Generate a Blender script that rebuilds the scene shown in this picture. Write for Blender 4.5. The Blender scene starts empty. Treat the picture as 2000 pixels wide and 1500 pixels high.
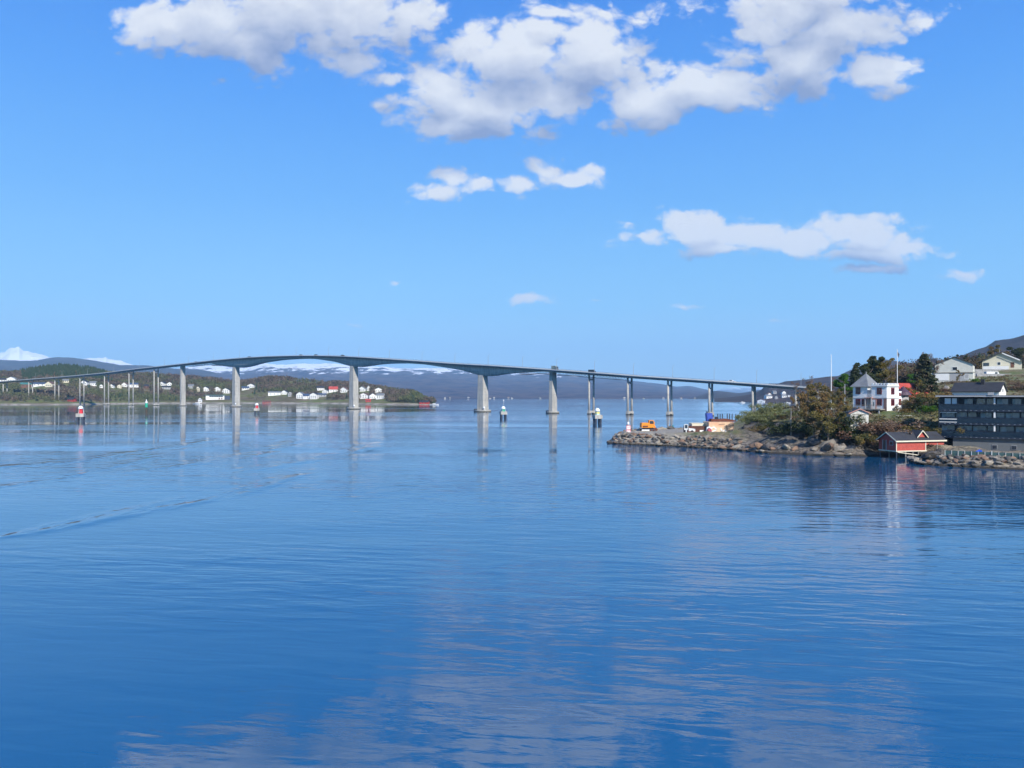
import bpy, bmesh, math, random
import numpy as np
from mathutils import Vector, noise as mnoise, Matrix

rnd = random.Random(7)
R = math.radians
C = bpy.context.scene.collection
scn = bpy.context.scene

# ------------------------------------------------------------------ camera
HCAM, F, HY = 12.5, 1500.0, 771.0          # eye height (m), focal length and horizon row for a 2000 px wide frame
cam_d = bpy.data.cameras.new("camera")
cam = bpy.data.objects.new("camera", cam_d); C.objects.link(cam)
cam.location = (0, 0, HCAM); cam.rotation_euler = (R(90), 0, 0)
cam_d.sensor_width = 36.0; cam_d.lens = 27.0; cam_d.shift_y = 21.0/2000
cam_d.clip_start = 0.5; cam_d.clip_end = 90000
scn.camera = cam

# ------------------------------------------------------------------ sun and exposure
SUN_AZ, SUN_EL = -62.0, 36.0               # to-sun direction: degrees from +X towards +Y, elevation
sd = Vector((math.cos(R(SUN_AZ))*math.cos(R(SUN_EL)), math.sin(R(SUN_AZ))*math.cos(R(SUN_EL)), math.sin(R(SUN_EL))))
sl = bpy.data.lights.new("sun", 'SUN'); sl.energy = 4.8; sl.angle = R(0.5); sl.color = (1.0, 0.955, 0.88)
so = bpy.data.objects.new("sun", sl); C.objects.link(so)
so.rotation_euler = sd.to_track_quat('Z', 'Y').to_euler(); so.location = (40, -60, 120)
scn.view_settings.view_transform = 'Standard'; scn.view_settings.look = 'None'
scn.view_settings.exposure = 0.36; scn.view_settings.gamma = 1.0
scn.cycles.max_bounces = 6; scn.cycles.volume_bounces = 1; scn.cycles.adaptive_threshold = 0.025; scn.cycles.adaptive_min_samples = 16
scn.cycles.caustics_reflective = False; scn.cycles.caustics_refractive = False

# ------------------------------------------------------------------ node helper
class NT:
    def __init__(s, tree): s.t = tree; s.n = tree.nodes; s.l = tree.links
    def set(s, sock, v):
        if isinstance(v, bpy.types.NodeSocket): s.l.new(v, sock)
        elif isinstance(v, (tuple, list)) and len(v) == 3 and sock.type == 'RGBA': sock.default_value = (*v, 1)
        else: sock.default_value = v
    def add(s, typ, **kw):
        n = s.n.new(typ)
        for k, v in kw.items(): setattr(n, k, v)
        return n
    def m(s, op, a, b=None, c=None, clamp=False):
        n = s.add('ShaderNodeMath', operation=op, use_clamp=clamp)
        s.set(n.inputs[0], a)
        if b is not None: s.set(n.inputs[1], b)
        if c is not None: s.set(n.inputs[2], c)
        return n.outputs[0]
    def vm(s, op, a, b=None):
        n = s.add('ShaderNodeVectorMath', operation=op); s.set(n.inputs[0], a)
        if b is not None: s.set(n.inputs[1], b)
        return n.outputs['Value'] if op in ('LENGTH', 'DOT_PRODUCT', 'DISTANCE') else n.outputs[0]
    def sep(s, v): n = s.add('ShaderNodeSeparateXYZ'); s.set(n.inputs[0], v); return n.outputs
    def comb(s, x, y, z=0.0):
        n = s.add('ShaderNodeCombineXYZ')
        for i, v in enumerate((x, y, z)): s.set(n.inputs[i], v)
        return n.outputs[0]
    def noise(s, vec, scale, detail=4.0, rough=0.55, dist=0.0, out='Fac'):
        n = s.add('ShaderNodeTexNoise'); s.set(n.inputs['Vector'], vec); n.inputs['Scale'].default_value = scale
        n.inputs['Detail'].default_value = detail; n.inputs['Roughness'].default_value = rough
        n.inputs['Distortion'].default_value = dist
        return n.outputs[out]
    def ramp(s, fac, lo, hi, a=0.0, b=1.0, smooth=True):
        n = s.add('ShaderNodeMapRange', interpolation_type='SMOOTHSTEP' if smooth else 'LINEAR')
        s.set(n.inputs['Value'], fac); s.set(n.inputs['From Min'], lo); s.set(n.inputs['From Max'], hi)
        s.set(n.inputs['To Min'], a); s.set(n.inputs['To Max'], b); return n.outputs['Result']
    def mix(s, f, a, b, mode='MIX'):
        n = s.add('ShaderNodeMix', data_type='RGBA', blend_type=mode)
        s.set(n.inputs[0], f); s.set(n.inputs[6], a); s.set(n.inputs[7], b); return n.outputs[2]

# ------------------------------------------------------------------ world: Nishita sky + fair weather cumulus, both by direction
w = bpy.data.worlds.new("World"); scn.world = w; w.use_nodes = True
W = NT(w.node_tree); W.n.clear()
sky = W.add('ShaderNodeTexSky', sky_type='NISHITA', sun_disc=False)
sky.sun_elevation = R(SUN_EL); sky.sun_rotation = R(90 - SUN_AZ)
sky.altitude = 0; sky.air_density = 1.0; sky.dust_density = 0.25; sky.ozone_density = 2.2

# cloud masses: centre and radii in thousandths of tan(angle) to the right of north and above the horizon, weight
CLOUDS = [(-447,481,75,33,1),(-380,487,95,55,1.05),(-347,461,85,32,1),(-293,500,120,72,1.1),(-200,494,100,66,1),(-133,494,60,40,.9),
 (-200,434,75,26,.85),(-147,414,42,20,.75),(0,441,95,48,1.1),(100,441,75,52,1.1),(-87,401,60,38,1),(-33,381,115,46,1.1),
 (-80,354,55,27,1),(53,387,70,34,.95),(167,387,88,38,.95),(267,401,110,32,1),(373,441,98,48,1.1),(333,474,60,40,1),(427,481,72,46,1.05),
 (467,421,54,33,.95),(507,427,34,18,.8),(367,501,88,42,1.05),(400,528,100,42,1),(537,488,36,20,.62),(53,494,62,18,.62),(200,496,110,24,.58),
 (333,371,30,15,.6),(190,357,22,13,.75),(-173,384,20,11,.62),(-313,415,20,9,.5),
 (-100,264,50,15,.74),(-80,279,30,16,.70),(-38,272,44,12,.74),(7,273,50,17,.72),(40,292,28,24,.66),(93,283,44,14,.80),(110,290,24,13,.82),
 (172,208,40,16,1.0),(240,214,54,26,1.1),(307,206,60,21,1.1),(373,198,68,19,1.1),(453,205,62,28,1.15),(507,192,40,22,1.1),(460,180,88,11,1),
 (267,188,68,10,1),(460,161,46,7,1),(586,156,30,11,.80),(17,122,48,9,.68),(160,119,26,6,.60),(113,121,36,4,.5),(223,116,26,5,.48),
 (150,223,30,5,.5),(-153,143,13,5,.52),(-207,92,14,3,.48),(-283,97,11,4,.4),(347,99,26,4,.52),(276,120,14,5,.42)]
def blobs(T, P):
    acc = None
    for (cx, cy, rx, ry, a) in CLOUDS:
        n = T.add('ShaderNodeVectorMath', operation='MULTIPLY_ADD'); T.set(n.inputs[0], P)
        n.inputs[1].default_value = (1000/rx, 1000/ry, 0); n.inputs[2].default_value = (-cx/rx, -cy/ry, 0)
        v = T.m('MULTIPLY_ADD', T.vm('LENGTH', n.outputs[0]), -a*0.56, a)
        acc = v if acc is None else T.m('MAXIMUM', acc, v)
    return acc
def puffs(T, P):
    """billowy detail: two octaves of rounded cells over fractal noise"""
    n1 = T.noise(P, 13.0, 9.0, 0.66)
    vo = T.add('ShaderNodeTexVoronoi', feature='F1'); T.set(vo.inputs['Vector'], P)
    vo.inputs['Scale'].default_value = 22; vo.inputs['Detail'].default_value = 2; vo.inputs['Roughness'].default_value = 0.55
    n2 = T.noise(P, 62.0, 5.0, 0.62)
    return T.m('ADD', T.m('MULTIPLY', T.m('SUBTRACT', n2, .5), 0.34), T.m('ADD', T.m('MULTIPLY', T.m('SUBTRACT', n1, .5), 0.95), T.m('MULTIPLY', T.m('SUBTRACT', 0.42, vo.outputs['Distance']), 0.50)))
tc = W.add('ShaderNodeTexCoord'); d = W.sep(tc.outputs['Generated'])
ay = W.m('MAXIMUM', d[1], 0.02)
PX = W.comb(W.m('DIVIDE', d[0], ay), W.m('DIVIDE', d[2], ay), 0)
wrp = W.vm('SUBTRACT', W.noise(PX, 8.0, 5.0, 0.60, out='Color'), (.5, .5, .5))
Pb = W.vm('ADD', PX, W.vm('MULTIPLY', wrp, (.050, .034, 0)))
Pn = W.vm('MULTIPLY', W.vm('ADD', PX, W.vm('MULTIPLY', wrp, (.05, .04, 0))), (1.0, 1.5, 1.0))
B0 = blobs(W, Pb); B1 = blobs(W, W.vm('ADD', Pb, (0.005, 0.040, 0)))
N0 = puffs(W, Pn); N1 = puffs(W, W.vm('ADD', Pn, (0.007, 0.018, 0)))
D0 = W.m("ADD", W.m("SUBTRACT", B0, 0.10), N0)
front = W.m('MULTIPLY', W.m('GREATER_THAN', d[2], 0.0), W.m('GREATER_THAN', d[1], 0.02))
alpha = W.m('MULTIPLY', W.ramp(D0, -0.04, 0.33, 0, 1), front)
grad = W.m('ADD', W.m('MULTIPLY', W.m('SUBTRACT', B0, B1), 2.3), W.m('MULTIPLY', W.m('SUBTRACT', N0, N1), 0.95))
light = W.m("ADD", grad, W.m("MULTIPLY", W.m("SUBTRACT", 0.42, D0), 0.62))
light = W.ramp(light, -0.85, 0.95, 0, 1, smooth=False)
# sky: Nishita, pulled towards the clear blue of this air
tint = W.add('ShaderNodeValToRGB'); cr = tint.color_ramp
W.set(tint.inputs[0], W.m('DIVIDE', d[2], 0.8))
for k, (pos_, c_) in enumerate([(0.0, (.58, .92, 1.06)), (.14, (.255, .67, 1.07)), (.30, (.125, .47, 1.06)), (.44, (.062, .35, 1.03)), (.58, (.030, .25, .92)), (1.0, (.030, .14, .55))]):
    e_ = cr.elements[k] if k < 2 else cr.elements.new(pos_)
    e_.position = pos_; e_.color = (*c_, 1)
SKY_STR = 0.12
skyc = W.mix(0.82, W.vm('MULTIPLY', sky.outputs[0], (SKY_STR,)*3), tint.outputs[0])
cloudc = W.mix(light, (0.27, 0.34, 0.56), (0.86, 0.88, 0.92))
col = W.mix(alpha, skyc, cloudc)
bg = W.add('ShaderNodeBackground'); W.set(bg.inputs[0], col); bg.inputs[1].default_value = 0.78
wo = W.add('ShaderNodeOutputWorld'); W.l.new(bg.outputs[0], wo.inputs[0])

# ------------------------------------------------------------------ materials
MATS = {}
def mat(name, col=(.5, .5, .5), rough=.7, metal=0.0, var=0.0, scale=1.0, col2=None, bump=0.0, fn=None, trans=0.0, spec=None):
    if name in MATS: return MATS[name]
    m = bpy.data.materials.new(name); m.use_nodes = True
    T = NT(m.node_tree); b = T.n['Principled BSDF']
    b.inputs['Roughness'].default_value = rough; b.inputs['Metallic'].default_value = metal
    if spec is not None: b.inputs['Specular IOR Level'].default_value = spec
    if trans: b.inputs['Transmission Weight'].default_value = trans
    if fn: fn(T, b)
    elif var or col2:
        pos = T.add('ShaderNodeNewGeometry').outputs['Position']
        n = T.noise(pos, scale, 6.0, 0.6)
        c2 = col2 or tuple(max(0, c*(1-var)) for c in col)
        T.set(b.inputs['Base Color'], T.mix(T.ramp(n, .32, .68), col, c2))
        if bump:
            bn = T.add('ShaderNodeBump'); bn.inputs['Strength'].default_value = 1; bn.inputs['Distance'].default_value = bump
            T.set(bn.inputs['Height'], n); T.set(b.inputs['Normal'], bn.outputs[0])
    else: b.inputs['Base Color'].default_value = (*col, 1)
    MATS[name] = m; return m

# ------------------------------------------------------------------ object helpers
def tag(o, label=None, cat=None, group=None, kind=None):
    if label: o['label'] = label
    if cat: o['category'] = cat
    if group: o['group'] = group
    if kind: o['kind'] = kind
    return o
def empty(name, loc, rz=0.0, label=None, cat=None, group=None):
    o = bpy.data.objects.new(name, None); C.objects.link(o); o.location = loc; o.rotation_euler = (0, 0, rz)
    o.empty_display_size = 0.2
    return tag(o, label, cat, group)
class MB:
    """collects shapes; build() links them as one mesh object"""
    def __init__(s): s.v = []; s.f = []; s.mi = []
    def face(s, pts, mi=0):
        b = len(s.v); s.v += [tuple(p) for p in pts]; s.f.append(tuple(range(b, b+len(pts)))); s.mi.append(mi); return s
    def raw(s, v, f, mi=0):
        b = len(s.v); s.v += [tuple(p) for p in v]
        for q in f: s.f.append(tuple(b+i for i in q)); s.mi.append(mi)
        return s
    def box(s, x0, x1, y0, y1, z0, z1, mi=0):
        v = [(x0,y0,z0),(x1,y0,z0),(x1,y1,z0),(x0,y1,z0),(x0,y0,z1),(x1,y0,z1),(x1,y1,z1),(x0,y1,z1)]
        return s.raw(v, [(0,3,2,1),(4,5,6,7),(0,1,5,4),(1,2,6,5),(2,3,7,6),(3,0,4,7)], mi)
    def prism(s, poly, axis, a, b, mi=0):
        """poly of 2-D points extruded along axis 0/1/2 from a to b"""
        def P(p, t): return {0: (t, p[0], p[1]), 1: (p[0], t, p[1]), 2: (p[0], p[1], t)}[axis]
        n = len(poly); v = [P(p, a) for p in poly]+[P(p, b) for p in poly]
        f = [tuple(range(n)), tuple(range(2*n-1, n-1, -1))]+[(i, n+i, n+(i+1) % n, (i+1) % n) for i in range(n)]
        return s.raw(v, f, mi)
    def tube(s, p0, p1, r0, r1=None, n=8, mi=0):
        r1 = r0 if r1 is None else r1
        p0, p1 = Vector(p0), Vector(p1); d = (p1-p0).normalized()
        a = d.orthogonal().normalized(); b = d.cross(a)
        v = []
        for p, r in ((p0, r0), (p1, r1)):
            for i in range(n):
                t = 2*math.pi*i/n; v.append(p+a*math.cos(t)*r+b*math.sin(t)*r)
        f = [(i, (i+1) % n, n+(i+1) % n, n+i) for i in range(n)]+[tuple(range(n-1, -1, -1)), tuple(range(n, 2*n))]
        return s.raw(v, f, mi)
    def lathe(s, prof, cx=0, cy=0, n=14, mi=0):
        v = []; f = []
        for r, z in prof:
            for i in range(n):
                t = 2*math.pi*i/n; v.append((cx+r*math.cos(t), cy+r*math.sin(t), z))
        for k in range(len(prof)-1):
            for i in range(n):
                f.append((k*n+i, k*n+(i+1) % n, (k+1)*n+(i+1) % n, (k+1)*n+i))
        f.append(tuple(range(n-1, -1, -1))); f.append(tuple(range((len(prof)-1)*n, len(prof)*n)))
        return s.raw(v, f, mi)
    def build(s, name, mats, parent=None, smooth=False, loc=None):
        me = bpy.data.meshes.new(name); me.from_pydata(s.v, [], s.f)
        if not isinstance(mats, (list, tuple)): mats = [mats]
        for m in mats: me.materials.append(m)
        if len(mats) > 1: me.polygons.foreach_set('material_index', s.mi)
        bm = bmesh.new(); bm.from_mesh(me); bmesh.ops.recalc_face_normals(bm, faces=bm.faces); bm.to_mesh(me); bm.free()
        if smooth: me.shade_smooth()
        o = bpy.data.objects.new(name, me); C.objects.link(o)
        if parent: o.parent = parent
        if loc is not None: o.location = loc
        return o
def np_mesh(name, V, Fc, mats, parent=None, smooth=False, mi=None):
    """large mesh from numpy arrays: V (n,3), Fc (m,k)"""
    me = bpy.data.meshes.new(name); V = np.asarray(V, np.float32); Fc = np.asarray(Fc, np.int32); k = Fc.shape[1]
    me.vertices.add(len(V)); me.vertices.foreach_set('co', V.ravel())
    me.loops.add(Fc.size); me.loops.foreach_set('vertex_index', Fc.ravel())
    me.polygons.add(len(Fc)); me.polygons.foreach_set('loop_start', np.arange(0, Fc.size, k, dtype=np.int32))
    if not isinstance(mats, (list, tuple)): mats = [mats]
    for m in mats: me.materials.append(m)
    if mi is not None: me.polygons.foreach_set('material_index', np.asarray(mi, np.int32))
    me.update(calc_edges=True); me.validate()
    if smooth: me.shade_smooth()
    o = bpy.data.objects.new(name, me); C.objects.link(o)
    if parent: o.parent = parent
    return o
def copy_tree(o, parent=None):
    c = o.copy(); C.objects.link(c)
    if parent: c.parent = parent
    for ch in o.children: copy_tree(ch, c)
    return c
def wx(px, Y): return (px-1000.0)/F*Y
def wz(py, Y): return HCAM+(HY-py)/F*Y
def interp(x, pts): return float(np.interp(x, [p[0] for p in pts], [p[1] for p in pts]))
def fbm(x, y, z=0.0, oct=5): return mnoise.fractal(Vector((x, y, z)), 1.0, 2.0, oct)   # about -1..1

# ------------------------------------------------------------------ water
def water_fn(T, b):
    pos = T.add('ShaderNodeNewGeometry').outputs['Position']
    p = T.sep(pos)
    rot = T.add('ShaderNodeMapping'); T.set(rot.inputs['Vector'], pos); rot.inputs['Rotation'].default_value = (0, 0, R(9))
    pr = rot.outputs[0]
    a = T.noise(T.vm('MULTIPLY', pr, (.27, 1.0, 1)), 0.80, 2.0, 0.45, 0.4)           # ~1.3 m crests
    a2 = T.noise(T.vm('MULTIPLY', pr, (.45, 1.0, 1)), 2.6, 3.0, 0.55)              # small ripples
    a3 = T.noise(T.vm('MULTIPLY', pr, (.5, 1.0, 1)), 0.16, 2.0, 0.5)               # long swell
    patch = T.ramp(T.noise(T.vm('MULTIPLY', pos, (.30, 1, 1)), 0.0135, 3.0, 0.55, 0.4), .40, .62)
    dist = T.m('SQRT', T.m('ADD', T.m('POWER', p[0], 2), T.m('POWER', p[1], 2)))
    lee = T.ramp(dist, 150, 520, 1.0, T.ramp(p[0], -150, 40, 0.42, 0.95))                   # the sound is calmer away from the ship's own wash
    pat = T.m('MULTIPLY', T.m('MULTIPLY_ADD', patch, 1.0, 0.16), lee)
    h = T.m('ADD', T.m('MULTIPLY', a, 0.098), T.m('ADD', T.m('MULTIPLY', a2, 0.013), T.m('MULTIPLY', a3, 0.12)))
    h = T.m('MULTIPLY', h, pat)
    # wake arcs of a boat that has passed: ridges along big circles
    wk = None
    wn = T.m('MULTIPLY', T.m('SUBTRACT', T.noise(pos, .05, 2.0), .5), 9.0)
    for (cx, cy, rad, wd, amp, y0, y1) in ((-190, 128, 157, 1.9, .16, 60, 150), (-186, 126, 150, 1.0, .05, 60, 150), (-190, 120, 122, 2.6, .15, 95, 190),
                                          (-230, 170, 175, 3.6, .20, 120, 230), (-260, 190, 225, 3.4, .15, 120, 260), (-200, 175, 120, 3.8, .20, 120, 240)):
        dd = T.m('SUBTRACT', T.vm('DISTANCE', T.comb(p[0], p[1], 0), (cx, cy, 0)), rad)
        dd = T.m('ADD', dd, wn)
        e = T.m('POWER', 2.718, T.m('MULTIPLY', T.m('POWER', T.m('DIVIDE', dd, wd), 2), -1))
        e = T.m('MULTIPLY', T.m('MULTIPLY', e, amp), T.ramp(p[1], y0, y0+12))
        e = T.m('MULTIPLY', e, T.ramp(p[1], y1, y1-40)) ; e = T.m('MULTIPLY', e, T.ramp(p[0], -18, -32))
        wk = e if wk is None else T.m('ADD', wk, e)
    h = T.m('ADD', h, T.m('MULTIPLY', wk, T.ramp(T.noise(T.vm('MULTIPLY', pos, (1, .35, 1)), .16, 3.0, .6), .36, .66)))
    bn = T.add('ShaderNodeBump'); bn.inputs['Strength'].default_value = 1; bn.inputs['Distance'].default_value = 1.0
    T.set(bn.inputs['Height'], h); T.set(b.inputs['Normal'], bn.outputs[0])
    b.inputs['Base Color'].default_value = (0.000, 0.067, 0.168, 1)
    T.set(b.inputs['Roughness'], T.m('MULTIPLY_ADD', patch, 0.04, 0.012))
    b.inputs['IOR'].default_value = 1.88
water_m = mat('sea_water', fn=water_fn)
wmb = MB().face([(-30000, -300, 0), (30000, -300, 0), (30000, 40000, 0), (-30000, 40000, 0)])
tag(wmb.build('water', water_m), kind='structure')

# ------------------------------------------------------------------ mountains: ridges with a front and a back slope
def mountain_mat(name, low, high, line, soft, amp, snow=True, sc=1/900.0):
    def fn(T, b):
        pos = T.add('ShaderNodeNewGeometry').outputs['Position']; nz = T.sep(T.add('ShaderNodeNewGeometry').outputs['Normal'])[2]
        p = T.sep(pos)
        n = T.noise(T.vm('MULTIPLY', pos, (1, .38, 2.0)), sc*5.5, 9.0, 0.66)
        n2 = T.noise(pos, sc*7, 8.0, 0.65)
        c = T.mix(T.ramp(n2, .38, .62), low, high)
        if snow:
            hgt = T.m('ADD', p[2], T.m('MULTIPLY', T.m('SUBTRACT', n, .5), amp))
            msk = T.ramp(hgt, line, line+soft)
            msk = T.m('MULTIPLY', msk, T.ramp(nz, .12, .45))
            c = T.mix(msk, c, (.78, .80, .84))
        T.set(b.inputs['Base Color'], c); b.inputs['Roughness'].default_value = .9; b.inputs['Specular IOR Level'].default_value = .1
    return mat(name, fn=fn)
def ridge(name, prof, Yf, Yr, Yb, base, m, nx=160, ny=44, rough=.10, seed=0.0, power=0.8, fs=1.0):
    x0, x1 = prof[0][0], prof[-1][0]; V = []
    for j in range(ny):
        t = j/(ny-1)*1.35
        for i in range(nx):
            px = x0+(x1-x0)*i/(nx-1)
            yf = Yf(px) if callable(Yf) else Yf
            if t <= 1: Y = yf+(Yr-yf)*t; s = t**power
            else: Y = Yr+(Yb-Yr)*(t-1)/.35; s = 1-((t-1)/.35)**1.5*1.05
            H = wz(interp(px, prof), Yr)
            X = wx(px, Y)
            k = fs/(Yr*0.06)
            e = math.sin(math.pi*min(1, t))
            z = H*s*(1+rough*2.4*e*fbm(X*k, Y*k*.7, seed))+H*rough*.25*fbm(X*k*5, Y*k*5, seed+4)*(s > .05)
            if j == 0: z = base-3
            V.append((X, Y, z))
    Fq = [(j*nx+i, j*nx+i+1, (j+1)*nx+i+1, (j+1)*nx+i) for j in range(ny-1) for i in range(nx-1)]
    o = np_mesh(name, V, Fq, m, smooth=True); tag(o, kind='structure'); return o
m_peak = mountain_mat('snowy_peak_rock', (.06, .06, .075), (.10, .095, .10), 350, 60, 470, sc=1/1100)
m_range = mountain_mat('fell_slopes', (.040, .050, .085), (.11, .095, .110), 250, 20, 640)  # low tone blued: some distance haze is put into the slope colour
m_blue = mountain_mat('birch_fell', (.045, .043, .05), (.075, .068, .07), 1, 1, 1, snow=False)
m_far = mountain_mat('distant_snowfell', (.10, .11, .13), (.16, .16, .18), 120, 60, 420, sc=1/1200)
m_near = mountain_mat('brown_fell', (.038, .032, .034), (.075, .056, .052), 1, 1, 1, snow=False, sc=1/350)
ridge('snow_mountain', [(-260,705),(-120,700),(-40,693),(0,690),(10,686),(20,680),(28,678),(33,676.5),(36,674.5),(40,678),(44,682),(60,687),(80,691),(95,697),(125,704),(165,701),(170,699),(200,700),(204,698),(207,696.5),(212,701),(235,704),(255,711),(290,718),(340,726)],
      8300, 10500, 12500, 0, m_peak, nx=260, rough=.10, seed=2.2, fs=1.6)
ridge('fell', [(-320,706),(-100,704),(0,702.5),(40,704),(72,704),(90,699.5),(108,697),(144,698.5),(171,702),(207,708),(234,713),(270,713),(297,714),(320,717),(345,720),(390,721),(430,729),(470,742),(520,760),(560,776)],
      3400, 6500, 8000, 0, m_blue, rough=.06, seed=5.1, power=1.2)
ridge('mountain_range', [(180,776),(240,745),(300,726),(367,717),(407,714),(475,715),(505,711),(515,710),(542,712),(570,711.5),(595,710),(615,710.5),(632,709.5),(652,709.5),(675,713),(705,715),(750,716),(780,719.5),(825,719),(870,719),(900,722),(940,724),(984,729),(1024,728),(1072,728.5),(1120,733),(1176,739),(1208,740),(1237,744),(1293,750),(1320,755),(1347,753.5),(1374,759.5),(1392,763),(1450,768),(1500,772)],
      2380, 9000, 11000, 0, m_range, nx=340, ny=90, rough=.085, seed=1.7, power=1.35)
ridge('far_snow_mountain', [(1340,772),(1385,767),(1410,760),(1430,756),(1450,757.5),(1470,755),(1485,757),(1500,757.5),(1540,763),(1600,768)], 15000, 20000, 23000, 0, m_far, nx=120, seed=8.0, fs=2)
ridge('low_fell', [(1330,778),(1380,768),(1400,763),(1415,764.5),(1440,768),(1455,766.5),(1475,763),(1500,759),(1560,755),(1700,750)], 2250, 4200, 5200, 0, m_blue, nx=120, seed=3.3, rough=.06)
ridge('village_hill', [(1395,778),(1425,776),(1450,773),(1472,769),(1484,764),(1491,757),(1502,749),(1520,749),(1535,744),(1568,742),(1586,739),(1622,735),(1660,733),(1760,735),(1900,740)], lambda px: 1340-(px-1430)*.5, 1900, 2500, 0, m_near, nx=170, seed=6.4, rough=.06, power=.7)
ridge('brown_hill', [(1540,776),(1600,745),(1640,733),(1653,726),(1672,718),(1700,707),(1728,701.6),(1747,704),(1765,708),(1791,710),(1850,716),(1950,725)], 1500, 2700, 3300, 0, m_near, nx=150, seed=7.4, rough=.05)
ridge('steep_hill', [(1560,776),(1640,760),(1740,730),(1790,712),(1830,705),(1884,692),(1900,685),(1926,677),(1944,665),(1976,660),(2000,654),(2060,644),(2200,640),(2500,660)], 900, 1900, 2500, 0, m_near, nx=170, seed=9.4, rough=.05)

# ------------------------------------------------------------------ materials used by several things
def conc_fn(T, b):
    pos = T.add('ShaderNodeNewGeometry').outputs['Position']; z = T.sep(pos)[2]
    n = T.noise(T.vm('MULTIPLY', pos, (1.4, 1.4, .07)), .9, 6.0, .65); n2 = T.noise(pos, .28, 5.0, .6)
    c = T.mix(T.ramp(n, .38, .66), (.47, .445, .39), (.31, .295, .26)); c = T.mix(T.ramp(n2, .5, .72, 0, .7), c, (.27, .265, .25))
    joint = T.m('GREATER_THAN', T.m('FRACT', T.m('DIVIDE', z, 4.2)), .965); c = T.mix(T.m('MULTIPLY', joint, .55), c, (.16, .155, .14))
    c = T.mix(T.ramp(T.m('ADD', z, T.m('MULTIPLY', n, .8)), 1.3, .7), c, (.055, .050, .035))
    T.set(b.inputs['Base Color'], c); b.inputs['Roughness'].default_value = .85
concrete = mat('pier_concrete', fn=conc_fn)
concrete_d = mat('girder_concrete', (.22, .235, .25), .85, var=.25, scale=.25)
parapet_m = mat('parapet_concrete', (.40, .42, .42), .7, var=.15, scale=.2)
asphalt = mat('asphalt', (.05, .05, .052), .9, var=.2, scale=.8)
steel = mat('galvanised_steel', (.42, .44, .46), .45, .6)
dark_steel = mat('dark_steel', (.07, .08, .10), .5, .4)
white_paint = mat('white_paint', (.80, .79, .76), .55, var=.06, scale=.9)
cream_paint = mat('cream_paint', (.72, .66, .50), .6, var=.08, scale=.9)
grey_paint = mat('grey_paint', (.38, .38, .38), .6, var=.1, scale=.9)
red_paint = mat('red_paint', (.42, .045, .030), .55, var=.2, scale=1.2)
beacon_red = mat('beacon_red', (.62, .03, .04), .45)
beacon_green = mat('beacon_green', (.02, .36, .21), .45)
black_roof = mat('dark_roof', (.035, .037, .045), .75, var=.35, scale=.8)
grey_roof = mat('grey_roof', (.20, .21, .22), .7, var=.25, scale=.8)
blue_roof = mat('blue_grey_roof', (.05, .08, .14), .65, var=.2, scale=.8)
teal_roof = mat('teal_roof', (.05, .17, .15), .6)
red_roof = mat('red_roof', (.46, .065, .045), .65, var=.25, scale=1.1)
brown_roof = mat('brown_roof', (.16, .085, .06), .7, var=.25, scale=.8)
brown_wall = mat('brown_wall', (.17, .075, .045), .7, var=.2, scale=.8)
navy_wall = mat('navy_wall', (.035, .05, .085), .6)
glass = mat('window_glass', (.018, .028, .045), .06, spec=.9)
timber = mat('weathered_timber', (.33, .30, .25), .85, var=.3, scale=2.0)

# ------------------------------------------------------------------ bridge
PLAN = [(-60,1062),(10,1034),(64,1008),(111,985),(158,962),(205,937),(256,910),(305,882),(357,855),(461,780),(691,660),(943,552),(1080,510),(1153,490),(1228,473),(1306,458),(1386,444),(1472,431),(1555,419),(1640,408),(1700,400)]
TOPY = [(-60,749),(8,743.5),(60,739.5),(108,736),(158,731.5),(205,727),(254,720.5),(306,714.7),(340,711),(377,706.8),(415,702.7),(452,699.2),(490,696.3),(527,694.4),(565,693.3),(602,693),(632,693.2),(660,693.8),(705,696),(750,699),(825,704),(880,708),(960,712.2),(1040,717.6),(1120,723),(1200,728.8),(1230,731.3),(1320,737),(1410,742.8),(1500,749),(1556,753),(1640,758.5),(1700,762)]
SOFF = [(355,0),(400,0),(415,713),(440,716),(461,718.5),(480,715.5),(505,708),(540,702.8),(565,701),(590,700),(615,701.3),(650,706.5),(678,715),(691,717),(705,715.5),(727,711.7),(750,709.8),(785,709.2),(825,711.7),(870,718.5),(900,724),(920,730),(934,734),(953,734.5),(979,729.6),(1016,727),(1040,725),(1060,0),(1200,0)]
def plan(px):
    iz = np.interp(px, [p[0] for p in PLAN], [1000/p[1] for p in PLAN]); Y = 1000/float(iz); return Y
PXS = np.arange(-60, 1607, 6.0)
Zs = np.array([plan(p) for p in PXS]); k = np.ones(15)/15
iz = np.convolve(np.pad(1/Zs, 7, mode='reflect', reflect_type='odd'), k, 'valid'); Zs = 1/iz
ty = np.interp(PXS, [p[0] for p in TOPY], [p[1] for p in TOPY])
ty = np.convolve(np.pad(ty, 2, mode='reflect', reflect_type='odd'), np.ones(5)/5, 'valid')
CX = (PXS-1000)/F*Zs; CY = Zs; CZ = HCAM+(HY-ty)/F*Zs
tx = np.gradient(CX); tyv = np.gradient(CY); L = np.hypot(tx, tyv); tx /= L; tyv /= L
NX, NY = -tyv, tx                       # points to the far side of the deck
def depth(px, Zl, top):
    s = [p for p in SOFF]
    if 410 < px < 1045:
        y = interp(px, [p for p in s if p[1] > 0]); return max(2.6, (y-top)/F*Zl)
    return 2.4
DEP = np.array([depth(p, z, t) for p, z, t in zip(PXS, Zs, ty)]); DEP = np.convolve(np.pad(DEP, 1, mode='edge'), np.ones(3)/3, 'valid')
def deck_at(px):
    return [float(np.interp(px, PXS, a)) for a in (CX, CY, CZ, NX, NY, tx, tyv, DEP)]
WD = 11.0
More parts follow.
